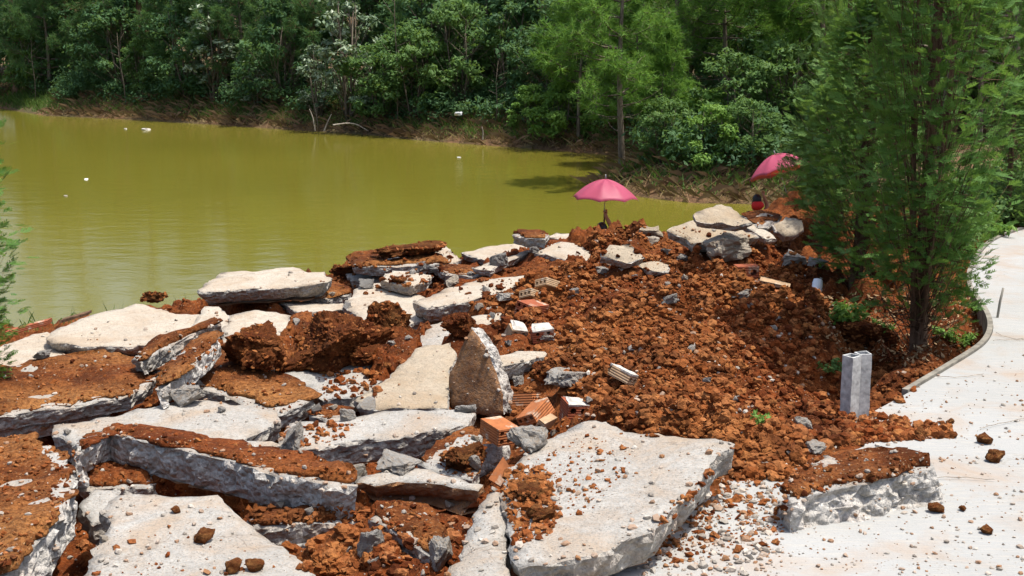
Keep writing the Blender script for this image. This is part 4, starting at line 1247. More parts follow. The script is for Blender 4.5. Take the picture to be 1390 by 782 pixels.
# crumbs coating the heaps and clods
bpy.context.view_layer.update()
for o in CLODS:
    if o.dimensions.x < 0.12: continue
    mw = o.matrix_world
    ks = r_.choice(len(o.data.polygons), min(len(o.data.polygons), int(260 * o.dimensions.x * o.dimensions.z / .06) + 40), replace=False)
    for i in ks:
        c = mw @ o.data.polygons[int(i)].center
        rad = 0.004 + 0.014 * r_.random() ** 3
        P.append((c.x, c.y, c.z)); R.append(rad)
P, R = np.array(P), np.array(R)
big = R > 0.019
tag(link('soil_crumbs', scatter('soil_crumbs', P[~big], R[~big], I1, M['crumb'], 3, 0.8, 0.55)), 'crumbs of red soil strewn over mound and slabs', 'soil', kind='stuff')
tag(link('soil_crumbs', scatter('soil_lumps', P[big], R[big], I2, M['crumb'], 4, 0.85, 0.3)), 'fist-sized lumps of red soil over the mound', 'soil', kind='stuff')
P, R = [], []
for poly, n, big in ((ALLS, 1700, .013), ([(850,782),(1000,640),(1290,600),(1390,560),(1390,782)], 620, .008), ([(860,782),(980,650),(1070,660),(1060,782)], 420, .014), ([(1180,560),(1390,480),(1390,560),(1290,600)], 120, .007), (MOUND, 420, .016)):
    for q in px_points(poly, n, int(poly[0][1]) + 3): addc(q[0], q[1], 0.003 + big * r_.random() ** 3)
P, R = np.array(P), np.array(R)
tag(link('grit', scatter('grit', P, R, I1, M['pebble'], 8, 0.75)), 'grit and chips of concrete strewn over rubble and path', 'grit', kind='stuff')

# single clods one can point at on the path and slabs
GP = 'stray clods on the pale concrete'
for i, (px, py, w, lab) in enumerate([
    (1271, 697, 21, 'brown clod on the path just right of the separate slab'), (1307, 694, 11, 'small brown clod on the path, right neighbour of the clod by the separate slab'),
    (1340, 726, 17, 'dark clod on the path nearest the bottom right corner'), (1338, 604, 21, 'dark clod on the path right of the soil spill'),
    (1352, 628, 24, 'flat grey clod on the path at the right'), (1250, 595, 20, 'clod at the right tip of the soil spill'),
    (273, 738, 29, 'largest brown clod on the smooth white bottom slab'), (238, 697, 14, 'small reddish chip high on the smooth white bottom slab'),
    (316, 778, 27, 'dark clod at the bottom edge on the smooth white slab'), (345, 776, 26, 'brown clod next to the dark one at the bottom edge'),
    (1290, 576, 12, 'little clod on the path above the soil spill'), (725, 703, 26, 'orange lump on the largest white slab')]):
    lump('soil_clod', px, py, w, w * 0.7, M['soil_pale'], lab, 'soil clod', 1200 + i, GP, None, (0, 0, i), False, 0.2, 0.28, 0.8, 3)

# ------------------------------------------------------------------ foliage helpers
def fol_mesh(name, polys, tint, mat):
    """polys (N,k,3), tint (N,)"""
    N, k, _ = polys.shape
    me = mesh_np(name, polys.reshape(-1, 3), np.arange(N * k).reshape(N, k), [mat])
    a = me.attributes.new('tint', 'FLOAT', 'POINT')
    a.data.foreach_set('value', np.repeat(np.clip(tint, 0, 1), k).astype(np.float32))
    return me
def unit(a): return a / (np.linalg.norm(a, axis=-1, keepdims=True) + 1e-9)
def leaf_cloud(cen, rad, per, size, r, droop=0.0, aspect=0.5, clump=0.6):
    """kite-shaped leaves spread through ellipsoid clumps; more of them near each clump's surface"""
    n = len(cen) * per
    ci = np.repeat(np.arange(len(cen)), per)
    d = unit(r.normal(size=(n, 3)))
    d[:, 2] = np.abs(d[:, 2]) * np.where(r.random(n) < 0.72, 1, -1)
    rr = r.random(n) ** 0.45
    p = cen[ci] + d * rr[:, None] * rad[ci]
    nrm = unit(d * 0.7 + np.array([0, 0, 0.8]) + r.normal(size=(n, 3)) * 0.55)
    ax = unit(np.cross(nrm, r.normal(size=(n, 3))) + np.array([0, 0, -droop]))
    sd = unit(np.cross(nrm, ax))
    L = size * r.uniform(0.6, 1.3, n)[:, None]
    q = np.stack([p - ax * L * 0.5, p + sd * L * aspect * 0.5 - nrm * L * 0.08, p + ax * L * 0.5, p - sd * L * aspect * 0.5 - nrm * L * 0.08], 1)
    t = clump * r.random(len(cen))[ci] + (1 - clump) * r.random(n)
    return q, t
def needle_tufts(cen, dirs, per, length, width, r):
    n = len(cen) * per
    ci = np.repeat(np.arange(len(cen)), per)
    d = unit(unit(dirs)[ci] * 0.75 + r.normal(size=(n, 3)) * 0.75)
    base = cen[ci] - unit(dirs)[ci] * r.uniform(0, length * 0.6, (n, 1))
    L = length * r.uniform(0.7, 1.2, (n, 1))
    sd = unit(np.cross(d, r.normal(size=(n, 3)))) * width / 2
    tip = base + d * L - np.array([0, 0, 1]) * L * 0.12
    q = np.stack([base - sd, base + sd, tip], 1)
    t = 0.55 * r.random(len(cen))[ci] + 0.45 * r.random(n)
    return q, t
def copy_tree(o, parent=None):
    c = o.copy(); C.objects.link(c); c.parent = parent
    for ch in list(o.children):
        k = copy_tree(ch, c)
        k.matrix_parent_inverse = ch.matrix_parent_inverse.copy()
    return c
def put(o, loc, rz=0.0, s=(1, 1, 1), lean=(0, 0)):
    o.location = tuple(float(a) for a in loc); o.rotation_euler = (lean[0], lean[1], rz)
    o.scale = s if isinstance(s, tuple) else (s, s, s)
    return o

def make_pine(name, h, c0, brlen, seed, mat, bark, r0=0.09, tuft=(0.2, 26), whorl=0.42, dead=0.6):
    r = np.random.default_rng(seed)
    root = empty(name, (0, 0, 0))
    mb = MB()
    bend = r.normal(size=2) * 0.15
    ax = lambda z: np.array([bend[0] * (z / h) ** 2 + 0.05 * math.sin(z * 1.1 + seed), bend[1] * (z / h) ** 2 + 0.05 * math.cos(z * .9 + seed), z])
    zs = np.linspace(-0.3, h, 18)
    mb.tube([ax(z) for z in zs], [r0 * (1 - 0.93 * max(z, 0) / h) + 0.006 + (0.25 * r0 if z < 0.1 else 0) for z in zs], 8)
    cen, dr = [], []
    z = max(0.5, c0 * dead)
    while z < h - 0.1:
        live = z > c0
        frac = (z - c0) / (h - c0) if live else 0
        for _ in range(int(r.integers(3, 6))):
            a = r.uniform(0, 2 * math.pi)
            L = brlen * ((1 - frac) ** 0.75 * r.uniform(0.65, 1.1) + 0.08) if live else brlen * r.uniform(0.3, 0.7)
            up = 0.15 + 0.5 * frac + r.normal() * 0.12
            d = np.array([math.cos(a), math.sin(a), up])
            p0 = ax(z)
            pts = [p0, p0 + d * L * 0.4 - [0, 0, 0.05 * L], p0 + d * L * 0.75, p0 + d * L + [0, 0, 0.12 * L]]
            rb = (0.008 + 0.012 * L) * (0.7 if not live else 1)
            mb.tube(pts, [rb, rb * .7, rb * .45, rb * .2], 4)
            if live:
                nt = max(3, int(L * 6))
                for t in np.linspace(0.35, 1.0, nt):
                    i = min(2, int(t * 3)); f = t * 3 - i
                    q = pts[i] * (1 - f) + pts[i + 1] * f
                    cen.append(q); dr.append(d + [0, 0, .35])
                    for _k in range(2):
                        s = r.normal(size=3) * np.array([1, 1, .5])
                        s = s / np.linalg.norm(s)
                        w = 0.3 * L * (1.15 - t) + 0.12
                        tip = q + (d * 0.5 + s) * w
                        mb.tube([q, tip], [rb * .35, rb * .15], 3)
                        cen.append(tip); dr.append(d * 0.4 + s + [0, 0, .6])
            elif r.random() < 0.6:
                s = r.normal(size=3) * 0.4
                mb.tube([pts[2], pts[2] + (d + s) * L * .3], [rb * .4, rb * .15], 3)
        z += whorl * r.uniform(0.7, 1.3)
    for _ in range(10):
        cen.append(ax(h) + r.normal(size=3) * 0.12); dr.append(np.array([0, 0, 1.0]))
    link('trunk', mb.mesh('trunk', [M[bark]], True), root)
    q, t = needle_tufts(np.array(cen), np.array(dr), tuft[1], tuft[0], 0.017, r)
    link('crown', fol_mesh('crown', q, t, M[mat]), root)
    return root
def make_broadleaf(name, h, w, seed, mat, leaf=0.13, per=70, ncl=46, stems=3, bark='bark', c0=0.15, aspect=0.5):
    r = np.random.default_rng(seed)
    root = empty(name, (0, 0, 0))
    mb = MB()
    cen, rad = [], []
    per_stem = max(1, ncl // stems)
    for s in range(stems):
        a0 = 2 * math.pi * s / stems + r.uniform(0, 1)
        tip = np.array([math.cos(a0) * w * 0.35 * (stems > 1), math.sin(a0) * w * 0.35 * (stems > 1), h * r.uniform(0.75, 0.95)])
        st = np.array([math.cos(a0) * 0.06 * (stems > 1), math.sin(a0) * 0.06 * (stems > 1), -0.2])
        md = (st + tip) / 2 + r.normal(size=3) * 0.1 * w
        rb = 0.012 * h + 0.008
        path = [st, st * .6 + md * .4 + [0, 0, .1 * h * 0], md, tip]
        mb.tube(path, [rb, rb * .8, rb * .6, rb * .2], 6)
        for k in range(per_stem):
            z = h * (c0 + (1 - c0) * (k + r.random()) / per_stem)
            prof = math.sin(math.pi * min(1, (0.18 + 0.8 * (z / h - c0) / (1 - c0)))) ** 0.6
            a = r.uniform(0, 2 * math.pi)
            rr = w * prof * math.sqrt(r.random())
            c = np.array([math.cos(a) * rr, math.sin(a) * rr, z])
            f = min(0.95, max(0.15, z / h * 0.8))
            b = path[0] * (1 - f) + path[3] * f if f > .5 else path[0] * (1 - f) + path[2] * f
            mb.tube([b, (b + c) / 2 + r.normal(size=3) * 0.05, c], [rb * .35, rb * .22, rb * .1], 4)
            cen.append(c); e = w * r.uniform(0.16, 0.34); rad.append((e, e, e * r.uniform(.5, .8)))
    link('trunk', mb.mesh('trunk', [M[bark]], True), root)
    q, t = leaf_cloud(np.array(cen), np.array(rad), per, leaf, r, 0.25, aspect)
    link('crown', fol_mesh('crown', q, t, M[mat]), root)
    return root

# frond: a flat spray, x along its axis
def frond():
    T = []
    def tri(p, d, L, w):
        d = d / np.linalg.norm(d); s = np.array([-d[1], d[0], 0]) * w / 2
        T.append([p - s, p + s, p + d * L])
    tri(np.zeros(3), np.array([1.0, 0, 0]), 1.0, 0.04)
    for k in range(9):
        x = 0.14 + 0.8 * k / 9
        sg = 1 if k % 2 else -1
        L = 0.42 * (1 - 0.62 * (x - 0.14))
        for sgn in (sg, -sg):
            if sgn != sg and k % 3: continue
            d = np.array([0.78, sgn * 0.62, 0.12])
            tri(np.array([x, 0, 0]), d, L, 0.066)
            for j in ((0.35, 0.7) if k < 5 else (0.5,)):
                p = np.array([x, 0, 0]) + d / np.linalg.norm(d) * L * j
                tri(p, np.array([1.0, sgn * 0.12, 0.1]), L * 0.48 * (1.15 - j), 0.06)
                tri(p, np.array([0.35, sgn * 0.94, 0.0]), L * 0.38 * (1.15 - j), 0.06)
    return np.array(T)
FR = frond()
def make_cypress(name, h, rad, seed, mat, n_fr=2600, stems=3, dead=220, fl=(0.1, 0.2), c0=0.1, hollow=0.45):
    r = np.random.default_rng(seed)
    root = empty(name, (0, 0, 0))
    mb = MB()
    paths = []
    for s in range(stems):
        a = 2 * math.pi * s / stems + 0.6
        sp = 0.0 if s == 0 else 0.28 * rad
        b = np.array([math.cos(a), math.sin(a), 0])
        pts = [b * 0.02 + [0, 0, -0.1], b * 0.03 + [0, 0, 0.12 * h * .5], b * sp * .55 + [0, 0, .2 * h], b * sp + [0.02 * math.sin(s), 0, .5 * h], b * sp * 0.9 + [0, 0, h * (.97 if s == 0 else .8)]]
        rb = (0.027 if s == 0 else 0.012) * h / 3 * 1.25
        rs = [rb * 1.5, rb * 1.15, rb, rb * .7, rb * .15]
        pts = smooth_line(pts, 2); rs = np.interp(np.linspace(0, 1, len(pts)), np.linspace(0, 1, 5), rs)
        mb.tube(pts, list(rs), 7); paths.append(pts)
    prof = lambda t: (0.62 + 1.3 * t if t < 0.28 else 1.0 - 0.12 * (t - 0.28) if t < 0.55 else 0.968 * (1 - ((t - 0.55) / 0.47) ** 1.8))
    B, D, U, S = [], [], [], []
    nb = max(60, n_fr // 22)
    for k in range(nb):
        t = c0 + (1 - c0) * ((k + r.random()) / nb) ** 0.92
        st = paths[int(r.integers(0, stems))]
        z = t * h
        i = min(len(st) - 1, int(np.clip(z / h, 0, .999) * len(st)))
        b0 = np.array(st[i]); b0 = np.array([b0[0], b0[1], min(b0[2], z)])
        a = r.uniform(0, 2 * math.pi)
        R = rad * max(0.05, prof(t)) * r.uniform(0.72, 1.12)
        rise = 0.4 * R * r.uniform(0.4, 1.3)
        o = np.array([math.cos(a), math.sin(a), 0])
        p0 = b0 + [0, 0, -rise * .4]
        tip = np.array([o[0] * R, o[1] * R, z + rise * .6])
        mid = (p0 + tip) / 2 + [0, 0, -0.08 * R] + r.normal(size=3) * 0.03
        rb = 0.002 + 0.003 * R
        bp = [p0, (p0 + mid) / 2, mid, (mid + tip) / 2, tip]
        mb.tube(bp, [rb, rb * .8, rb * .6, rb * .45, rb * .25], 4)
        for j in range(22):
            u = hollow + (1 - hollow) * (j + r.random()) / 22
            q = p0 * (1 - u) ** 2 + 2 * mid * u * (1 - u) + tip * u * u
            side = np.cross(o, [0, 0, 1.0])
            d = o * r.uniform(0.3, 1.0) + side * r.normal() * 0.9 + np.array([0, 0, r.uniform(-0.35, 0.85)])
            B.append(q + r.normal(size=3) * 0.045); D.append(d); S.append(r.uniform(*fl) * (0.8 + 0.35 * u))
            U.append(0.35 * r.random() + 0.65 * (k * 0.6180339 % 1.0))
    B, D, S, U = np.array(B), unit(np.array(D)), np.array(S), np.array(U)
    n = len(B)
    Y = unit(np.cross(np.c_[r.normal(size=(n, 2)) * .6, np.ones(n)], D) + r.normal(size=(n, 3)) * 0.35)
    Z = unit(np.cross(D, Y)); Y = np.cross(Z, D)
    Rm = np.stack([D, Y, Z], 2)
    T = np.einsum('nij,tkj->ntki', Rm, FR) * S[:, None, None, None] + B[:, None, None, :]
    k = len(FR)
    tint = (0.7 * U[:, None] + 0.3 * r.random((n, k))).ravel()
    for _ in range(dead):                        # bare twigs in the crown's inside
        st = paths[int(r.integers(0, stems))]; q = np.array(st[int(r.integers(3, len(st) - 3))])
        a = r.uniform(0, 2 * math.pi); L = rad * r.uniform(0.2, 0.75)
        d = np.array([math.cos(a), math.sin(a), r.uniform(-.3, .5)])
        e = q + d * L
        mb.tube([q, (q + e) / 2 + r.normal(size=3) * .03, e], [0.0035, 0.0028, 0.0012], 3)
    link('trunk', mb.mesh('trunk', [M['bark_cyp']], True), root)
    link('crown', fol_mesh('crown', T.reshape(-1, 3, 3), tint, M[mat]), root)
    return root

# ------------------------------------------------------------------ cypresses beside the path
GCY = 'young cypresses along the path'
cy_main = make_cypress('cypress_tree', 3.3, 0.43, 3, 'cypress', 5400, 3, 160, (0.055, 0.11), 0.12, 0.42)
cy_light = make_cypress('cypress_tree', 3.0, 0.5, 9, 'cypress_light', 2800, 2, 60, (0.065, 0.125), 0.06, 0.35)
cy_low = make_cypress('cypress_tree', 1.3, 0.33, 14, 'cypress_light', 1200, 2, 60, (0.06, 0.12), 0.34, 0.35)
def cyp(proto, px, py, z, rz, s, label, first=False, dx=0):
    o = proto if first else copy_tree(proto)
    p = PZ(px, py, z)
    put(o, p, rz, s)
    tag(o, label, 'cypress tree', GCY, 'thing')
    return o
cyp(cy_main, 1245, 468, -0.06, 0.4, 1.0, 'tall dark cypress with several stems standing in the planted bed', True)
cyp(cy_main, 1163, 398, -0.03, 2.1, (0.8, 0.8, 0.6), 'shaded cypress just behind and left of the tall dark one')
cyp(cy_low, 1115, 338, 0.0, 0.9, 1.0, 'low light green cypress in front of the second umbrella', True)
cyp(cy_light, 1138, 326, 0.0, 2.6, (0.7, 0.7, 1.1), 'light green cypress rising behind the shaded one', True)
cyp(cy_light, 1366, 312, -0.05, 4.0, (0.62, 0.62, 0.42), 'low bright cypress to the right of the tall dark one')
cyp(cy_main, 1416, 300, -0.03, 5.0, (0.7, 0.7, 1.15), 'cypress with a bare dark stem at the right edge')
cyp(cy_light, 1400, 262, -0.1, 1.4, (0.95, 0.95, 1.35), 'bright cypress beyond the bend of the path at the upper right')
o = cyp(cy_main, -62, 566, -0.42, 1.2, (0.88, 0.88, 0.66), 'cypress whose sprigs reach in at the left edge of the picture')

# ------------------------------------------------------------------ forest beyond the pond
GF = 'trees on the far bank'
pineA = make_pine('pine_tree', 6.6, 1.9, 1.7, 21, 'pine_bright', 'bark', 0.085, (0.2, 24), 0.38)
pineB = make_pine('pine_tree', 7.0, 2.4, 1.6, 22, 'pine', 'bark', 0.10, (0.2, 24), 0.45)
pineC = make_pine('pine_tree', 3.4, 0.7, 0.9, 23, 'pine_bright', 'bark', 0.035, (0.2, 26), 0.3)
pineD = make_pine('pine_tree', 10.0, 1.9, 1.9, 24, 'pine_dark', 'bark_red', 0.17, (0.24, 24), 0.62)
used = set()
def far(proto, px, Y, rz, s, label, cat, group=GF, dz=-0.05):
    q = PY(px, 20, Y)
    o = proto if id(proto) not in used else copy_tree(proto)
    used.add(id(proto))
    put(o, (q[0], Y, gz(q[0], Y) + dz), rz, s)
    return tag(o, label, cat, group, 'thing')
far(pineA, 845, 33.0, 0.3, 1.0, 'slender bright pine standing at the water on the spit', 'pine tree')
far(pineB, 918, 36.5, 1.1, 1.0, 'straight pine to the right of the slender waterside pine', 'pine tree')
far(pineA, 985, 36.0, 2.0, (0.95, 0.95, 1.05), 'pine above the first umbrella, two to the right of the waterside pine', 'pine tree')
far(pineB, 1034, 39.0, 3.0, 1.1, 'left one of two close pine trunks left of the cypresses', 'pine tree')
far(pineB, 1050, 40.5, 4.4, 1.15, 'right one of two close pine trunks left of the cypresses', 'pine tree')
far(pineC, 900, 33.5, 0.0, 0.95, 'small bright pine with drooping tufts behind the spit', 'pine tree')
far(pineC, 942, 34.2, 2.0, (0.7, 0.7, 0.5), 'tiny bright pine bush on the spit', 'pine tree')
far(pineA, 880, 40.0, 4.1, 1.0, 'pine behind the slender waterside pine, half hidden', 'pine tree')
far(pineA, 962, 41.0, 5.1, 1.1, 'bright pine behind the right bank with clumped tufts', 'pine tree')
far(pineB, 1092, 38.0, 5.6, 1.0, 'thin pine trunk behind the low light green cypress', 'pine tree')
far(pineA, 1120, 34.0, 0.9, 1.1, 'bright pine behind the cypresses', 'pine tree')
far(pineA, 1290, 30.0, 1.9, 1.2, 'bright pine between the tall dark cypress and the right edge', 'pine tree')
far(pineB, 1380, 27.0, 2.9, 1.0, 'pine behind the cypress at the right edge', 'pine tree')
for i, (px, Y, s, lab) in enumerate([(790, 41.5, .95, 'bright pine just left of the slender waterside pine'), (822, 43, 1.05, 'tall bright pine close behind the slender waterside pine'), (868, 37.5, .85, 'shorter bright pine right behind the waterside pine'),
    (940, 38.5, .95, 'bright pine in the gap between two straight trunks of the right bank'), (1012, 42, 1.1, 'bright pine left of the two close pine trunks'), (1070, 42.5, 1.1, 'bright pine right of the two close pine trunks'),
    (1085, 35, .8, 'short bright pine above the second umbrella'), (1160, 37, 1.1, 'bright pine seen above the low cypress'), (1340, 33, 1.1, 'bright pine over the bend of the path')]):
    far(pineA if i % 2 else pineC, px, Y, 1.7 * i, s * (1 if i % 2 else 1.7), lab, 'pine tree')
far(pineD, 421, 52.0, 0.5, 1.0, 'tall pine with a reddish trunk above the left bank', 'pine tree')
far(pineD, 440, 55.0, 2.3, 0.95, 'tall pine just right of the reddish trunk', 'pine tree')
far(pineD, 190, 57.5, 3.1, 1.0, 'dark pine over the left part of the far bank', 'pine tree')
far(pineD, 300, 54.0, 4.0, (1.0, 1.0, 0.9), 'dark pine with low spreading boughs left of the reddish trunk', 'pine tree')
far(pineD, 90, 60.5, 5.0, 1.05, 'dark pine near the upper left corner', 'pine tree')
far(pineD, 733, 48.0, 1.0, (1.0, 1.0, 1.1), 'pine with the thickest grey trunk, in shade at the centre', 'pine tree')
pineE = make_pine('pine_tree', 6.2, 1.0, 1.9, 25, 'pine_dark', 'bark', 0.1, (0.24, 26), 0.42, 0.5)
for i, (px, Y, s, lab) in enumerate([(60, 60.0, 1.0, 'dense pine over the grass patch at the left'), (145, 58.5, .95, 'dense dark pine with low tufts near the left bank'), (235, 56.0, 1.0, 'dense pine between the left bank shrubs'), (325, 53.5, .95, 'dense pine left of the reddish trunk'),
    (395, 52.0, .9, 'dense pine close to the reddish trunk'), (575, 50.0, .95, 'dense pine behind the middle shrubs'), (660, 49.0, 1.0, 'dense pine left of the thickest trunk')]):
    far(pineE, px, Y, 2.1 * i + .4, s, lab, 'pine tree')
far(pineD, 15, 62.5, 0.0, 1.0, 'dark pine in the upper left corner', 'pine tree')
GSH = 'shrubs along the far bank'
shDark = make_broadleaf('shrub', 3.6, 1.7, 31, 'leaf_dark', 0.17, 80, 54, 4)
shMid = make_broadleaf('shrub', 2.6, 1.35, 32, 'leaf_mid', 0.15, 85, 48, 4)
shPale = make_broadleaf('shrub', 4.4, 1.2, 33, 'leaf_pale', 0.2, 42, 46, 4, aspect=0.55)
shBright = make_broadleaf('shrub', 1.5, 1.0, 34, 'leaf_bright', 0.13, 90, 36, 4, c0=0.05)
trDark = make_broadleaf('broadleaf_tree', 5.6, 2.5, 35, 'leaf_dark', 0.2, 100, 80, 3, c0=0.18)
far(shPale, 470, 48.5, 0.4, 1.1, 'tall shrub with silvery pale leaves right of the reddish trunk', 'shrub', GSH)
far(shPale, 428, 49.3, 2.4, (0.75, 0.75, 0.62), 'small pale-leaved shrub below the reddish trunk', 'shrub', GSH)
far(shPale, 285, 53.5, 1.0, (1.1, 1.1, 0.95), 'pale-leaved shrub among the dark pines at left', 'shrub', GSH)
far(shPale, 345, 51.8, 3.0, (0.6, 0.6, 0.35), 'low pale shrub on the left bank', 'shrub', GSH)
far(shMid, 515, 47.6, 0.2, 1.1, 'green shrub right of the silvery shrub', 'shrub', GSH)
far(shMid, 560, 47.0, 1.4, 1.2, 'green shrub at the middle of the far bank', 'shrub', GSH)
far(shMid, 625, 46.5, 2.8, (1.2, 1.2, 1.4), 'taller green shrub left of the thickest trunk', 'shrub', GSH)
far(shDark, 590, 49.0, 1.0, 1.2, 'dark shrub behind the middle of the far bank', 'shrub', GSH)
far(shDark, 690, 46.5, 2.2, 1.1, 'dark shrub under the thickest trunk', 'shrub', GSH)
far(shDark, 760, 44.5, 3.3, 1.0, 'dark shrub left of the slender waterside pine', 'shrub', GSH)
far(shDark, 380, 51.5, 4.1, 1.1, 'dark shrub left of the small pale-leaved shrub', 'shrub', GSH)
far(shDark, 250, 54.5, 5.0, 1.1, 'dark shrub on the left bank under the pines', 'shrub', GSH)
far(shDark, 160, 57.0, 0.4, 1.15, 'dark shrub near the left end of the bank', 'shrub', GSH)
far(shMid, 40, 61.0, 3.7, 1.2, 'green shrub behind the grass at the left corner', 'shrub', GSH)
far(shMid, 190, 55.8, 4.9, (0.7, 0.7, 0.95), 'thin yellow-green shrub at the left bank', 'shrub', GSH)
far(shBright, 765, 42.2, 0.3, 1.15, 'bright green bush behind the waterside pine', 'shrub', GSH)
far(shBright, 722, 43.5, 1.9, 0.9, 'low bright bush left of the waterside pine', 'shrub', GSH)
far(shBright, 960, 33.4, 3.0, (1.3, 1.1, 0.9), 'bright leafy bush on the right bank behind the first umbrella', 'shrub', GSH)
far(shMid, 905, 32.2, 1.0, 0.6, 'low green bush at the foot of the spit pines', 'shrub', GSH)
far(shBright, 975, 31.2, 5.0, 0.9, 'bright bush at the water on the right bank', 'shrub', GSH)
far(shMid, 1022, 31.0, 2.6, 0.6, 'low green bush just left of the second umbrella', 'shrub', GSH)
far(shMid, 1005, 33.0, 2.0, 0.85, 'green bush left of the second umbrella', 'shrub', GSH)
far(shDark, 920, 39.0, 4.0, 0.95, 'dark bush behind the spit', 'shrub', GSH)
far(shDark, 1010, 37.0, 0.8, 0.9, 'dark bush under the two close pine trunks', 'shrub', GSH)
far(shMid, 1065, 33.0, 0.8, 0.95, 'green bush behind the second umbrella', 'shrub', GSH)
far(trDark, 120, 62.0, 0.5, 1.0, 'broad dark tree at the upper left', 'tree')
far(trDark, 350, 57.0, 1.9, 1.0, 'broad dark tree behind the reddish trunk, left side', 'tree')
far(trDark, 520, 54.0, 3.0, 1.05, 'broad dark tree behind the silvery shrub', 'tree')
far(trDark, 620, 52.5, 4.0, 1.0, 'broad dark tree behind the middle of the bank', 'tree')
far(trDark, 690, 51.0, 5.1, 1.05, 'broad dark tree behind the thickest trunk', 'tree')
far(trDark, 800, 48.5, 0.9, 1.0, 'broad dark tree behind the waterside pine', 'tree')
far(trDark, 1180, 42.0, 2.2, 1.0, 'broad dark tree far behind the cypresses', 'tree')
far(trDark, 1330, 36.0, 2.9, 1.0, 'broad dark tree far behind the right edge', 'tree')
GSL = 'slim bare saplings on the far bank'
r_ = np.random.default_rng(12)
def sapling(px, Y, h, label, lean=0.0, m='bark', br=7):
    q = PY(px, 20, Y)
    root = empty('sapling', (q[0], Y, gz(q[0], Y) - 0.1))
    mb = MB()
    top = np.array([lean, 0, h])
    pts = [np.zeros(3), top * .35 + [0.03, 0, 0], top * .7 - [0.04, 0, 0], top]
    mb.tube(pts, [0.026, 0.02, 0.014, 0.005], 6)
    for k in range(br):
        t = 0.35 + 0.6 * k / br
        b = top * t
        d = np.array([r_.choice([-1, 1]) * r_.uniform(.3, .8), r_.normal() * .3, r_.uniform(.3, .8)]) * h * 0.18
        mb.tube([b, b + d * .6, b + d], [0.012, .008, .003], 4)
    link('stem', mb.mesh('stem', [M[m]], True), root)
    tag(root, label, 'sapling', GSL, 'thing')
sapling(537, 46.8, 5.5, 'thin pale sapling above the middle shrubs')
sapling(742, 44.6, 4.6, 'pale thin sapling right of the thickest trunk')
sapling(672, 44.2, 2.3, 'short bare sapling leaning over the middle bank', 0.1)
sapling(164, 55.0, 3.2, 'bare sapling at the left bank in front of the shrubs', -0.2)
sapling(40, 59.0, 3.0, 'thin sapling behind the grass at the left')
sapling(428, 48.0, 2.2, 'forked bare sapling at the water below the reddish trunk', -0.25)
sapling(600, 47.0, 4.8, 'thin sapling rising from the middle green shrubs', 0.2)

def stuff(name, q, t, mat, label, cat):
    return tag(link(name, fol_mesh(name, q, t, M[mat])), label, cat, kind='stuff')
# the wood behind reads as one mass
r = np.random.default_rng(77)
cen, rad = [], []
for k in range(820):
    px = r.uniform(-140, 1560) if k < 660 else r.uniform(-160, 200)
    sh = 57 - (px / 850) * 17 if px < 850 else 40 - (px - 850) / 500 * 10
    Y = sh + 4 + r.random() ** 0.8 * 15
    q = PY(px, 20, Y)
    z = gz(q[0], Y) + 0.4 + r.random() ** 0.9 * 4.9
    e = r.uniform(0.6, 1.5)
    cen.append((q[0], Y, z)); rad.append((e, e, e * .7))
q, t = leaf_cloud(np.array(cen), np.array(rad), 260, 0.26, r, 0.2, 0.5, 0.7)
rt = cen_a = np.array(cen)[:, 0] > 2.0
rt = np.repeat(rt, 260)
stuff('forest', q[~rt], t[~rt], 'leaf_dark', 'dark green wood behind the far bank', 'forest')
stuff('forest', q[rt], t[rt], 'leaf_mid', 'lighter green wood behind the right bank and the cypresses', 'forest')
# undergrowth, dry grass and dead brush on the far bank
def bank_points(n, lo, hi, r, pxr=(-80, 1060)):
    out = []
    x = r.uniform(-26, 8.5, n * 6); y = r.uniform(27, 62, n * 6)
    sd = pond_sd(x, y)
    m = (sd > lo) & (sd < hi) & (y > 26)
    x, y = x[m][:n], y[m][:n]
    return np.stack([x, y, ground_z(x, y) + 0.0], 1)
def blades(P, r, h, w, lean=0.5, droop=0.3):
    n = len(P)
    a = r.uniform(0, 2 * math.pi, n)
    d = np.stack([np.cos(a) * lean, np.sin(a) * lean, np.ones(n)], 1) * (h * r.uniform(0.4, 1.2, n))[:, None]
    d *= 1 + 0 * d
    s = np.stack([-np.sin(a), np.cos(a), np.zeros(n)], 1) * w / 2
    mid = P + d * 0.55
    tip = P + d - np.array([0, 0, 1]) * (h * droop * r.random(n))[:, None]
    return np.stack([P - s, P + s, mid + s * .6, tip], 1), r.random(n)
r = np.random.default_rng(78)
_b = bank_points(7500, 0.05, 2.4, r); _b = _b[_b[:, 0] > -19.6]
stuff('dry_grass', *blades(_b, r, 0.36, 0.02, 1.1), 'dry_grass', 'dry straw-coloured grass hanging over the far bank', 'grass')
_b = bank_points(9500, 0.0, 1.9, r); _b = _b[_b[:, 0] > -19.6]
stuff('dead_brush', *blades(_b, r, 0.42, 0.018, 1.5, 0.6), 'brush', 'dead brown brush and bracken covering the far bank', 'brush')
P_ = bank_points(19000, 0.35, 4.0, r)
stuff('undergrowth', *blades(P_, r, 0.42, 0.03, 0.7), 'green_grass', 'green undergrowth at the foot of the wood', 'undergrowth')
cen = bank_points(820, 1.0, 5.0, r); cen[:, 2] += r.uniform(0.1, 0.9, len(cen))
rad = np.repeat(r.uniform(.3, .75, len(cen))[:, None], 3, 1) * np.array([1, 1, .75])
q, t = leaf_cloud(cen, rad, 90, 0.15, r, .2, .5, .7)
stuff('undergrowth', q, t, 'leaf_dark', 'low leafy undergrowth at the edge of the dark wood', 'undergrowth')
P_ = []
for _ in range(3000):
    Y = r.uniform(55.5, 64); x_ = PY(r.uniform(-60, 60), 20, Y)[0]; P_.append((x_, Y, gz(x_, Y) - .02))
P_ = np.array(P_); P_ = P_[pond_sd(P_[:, 0], P_[:, 1]) > 0.1]
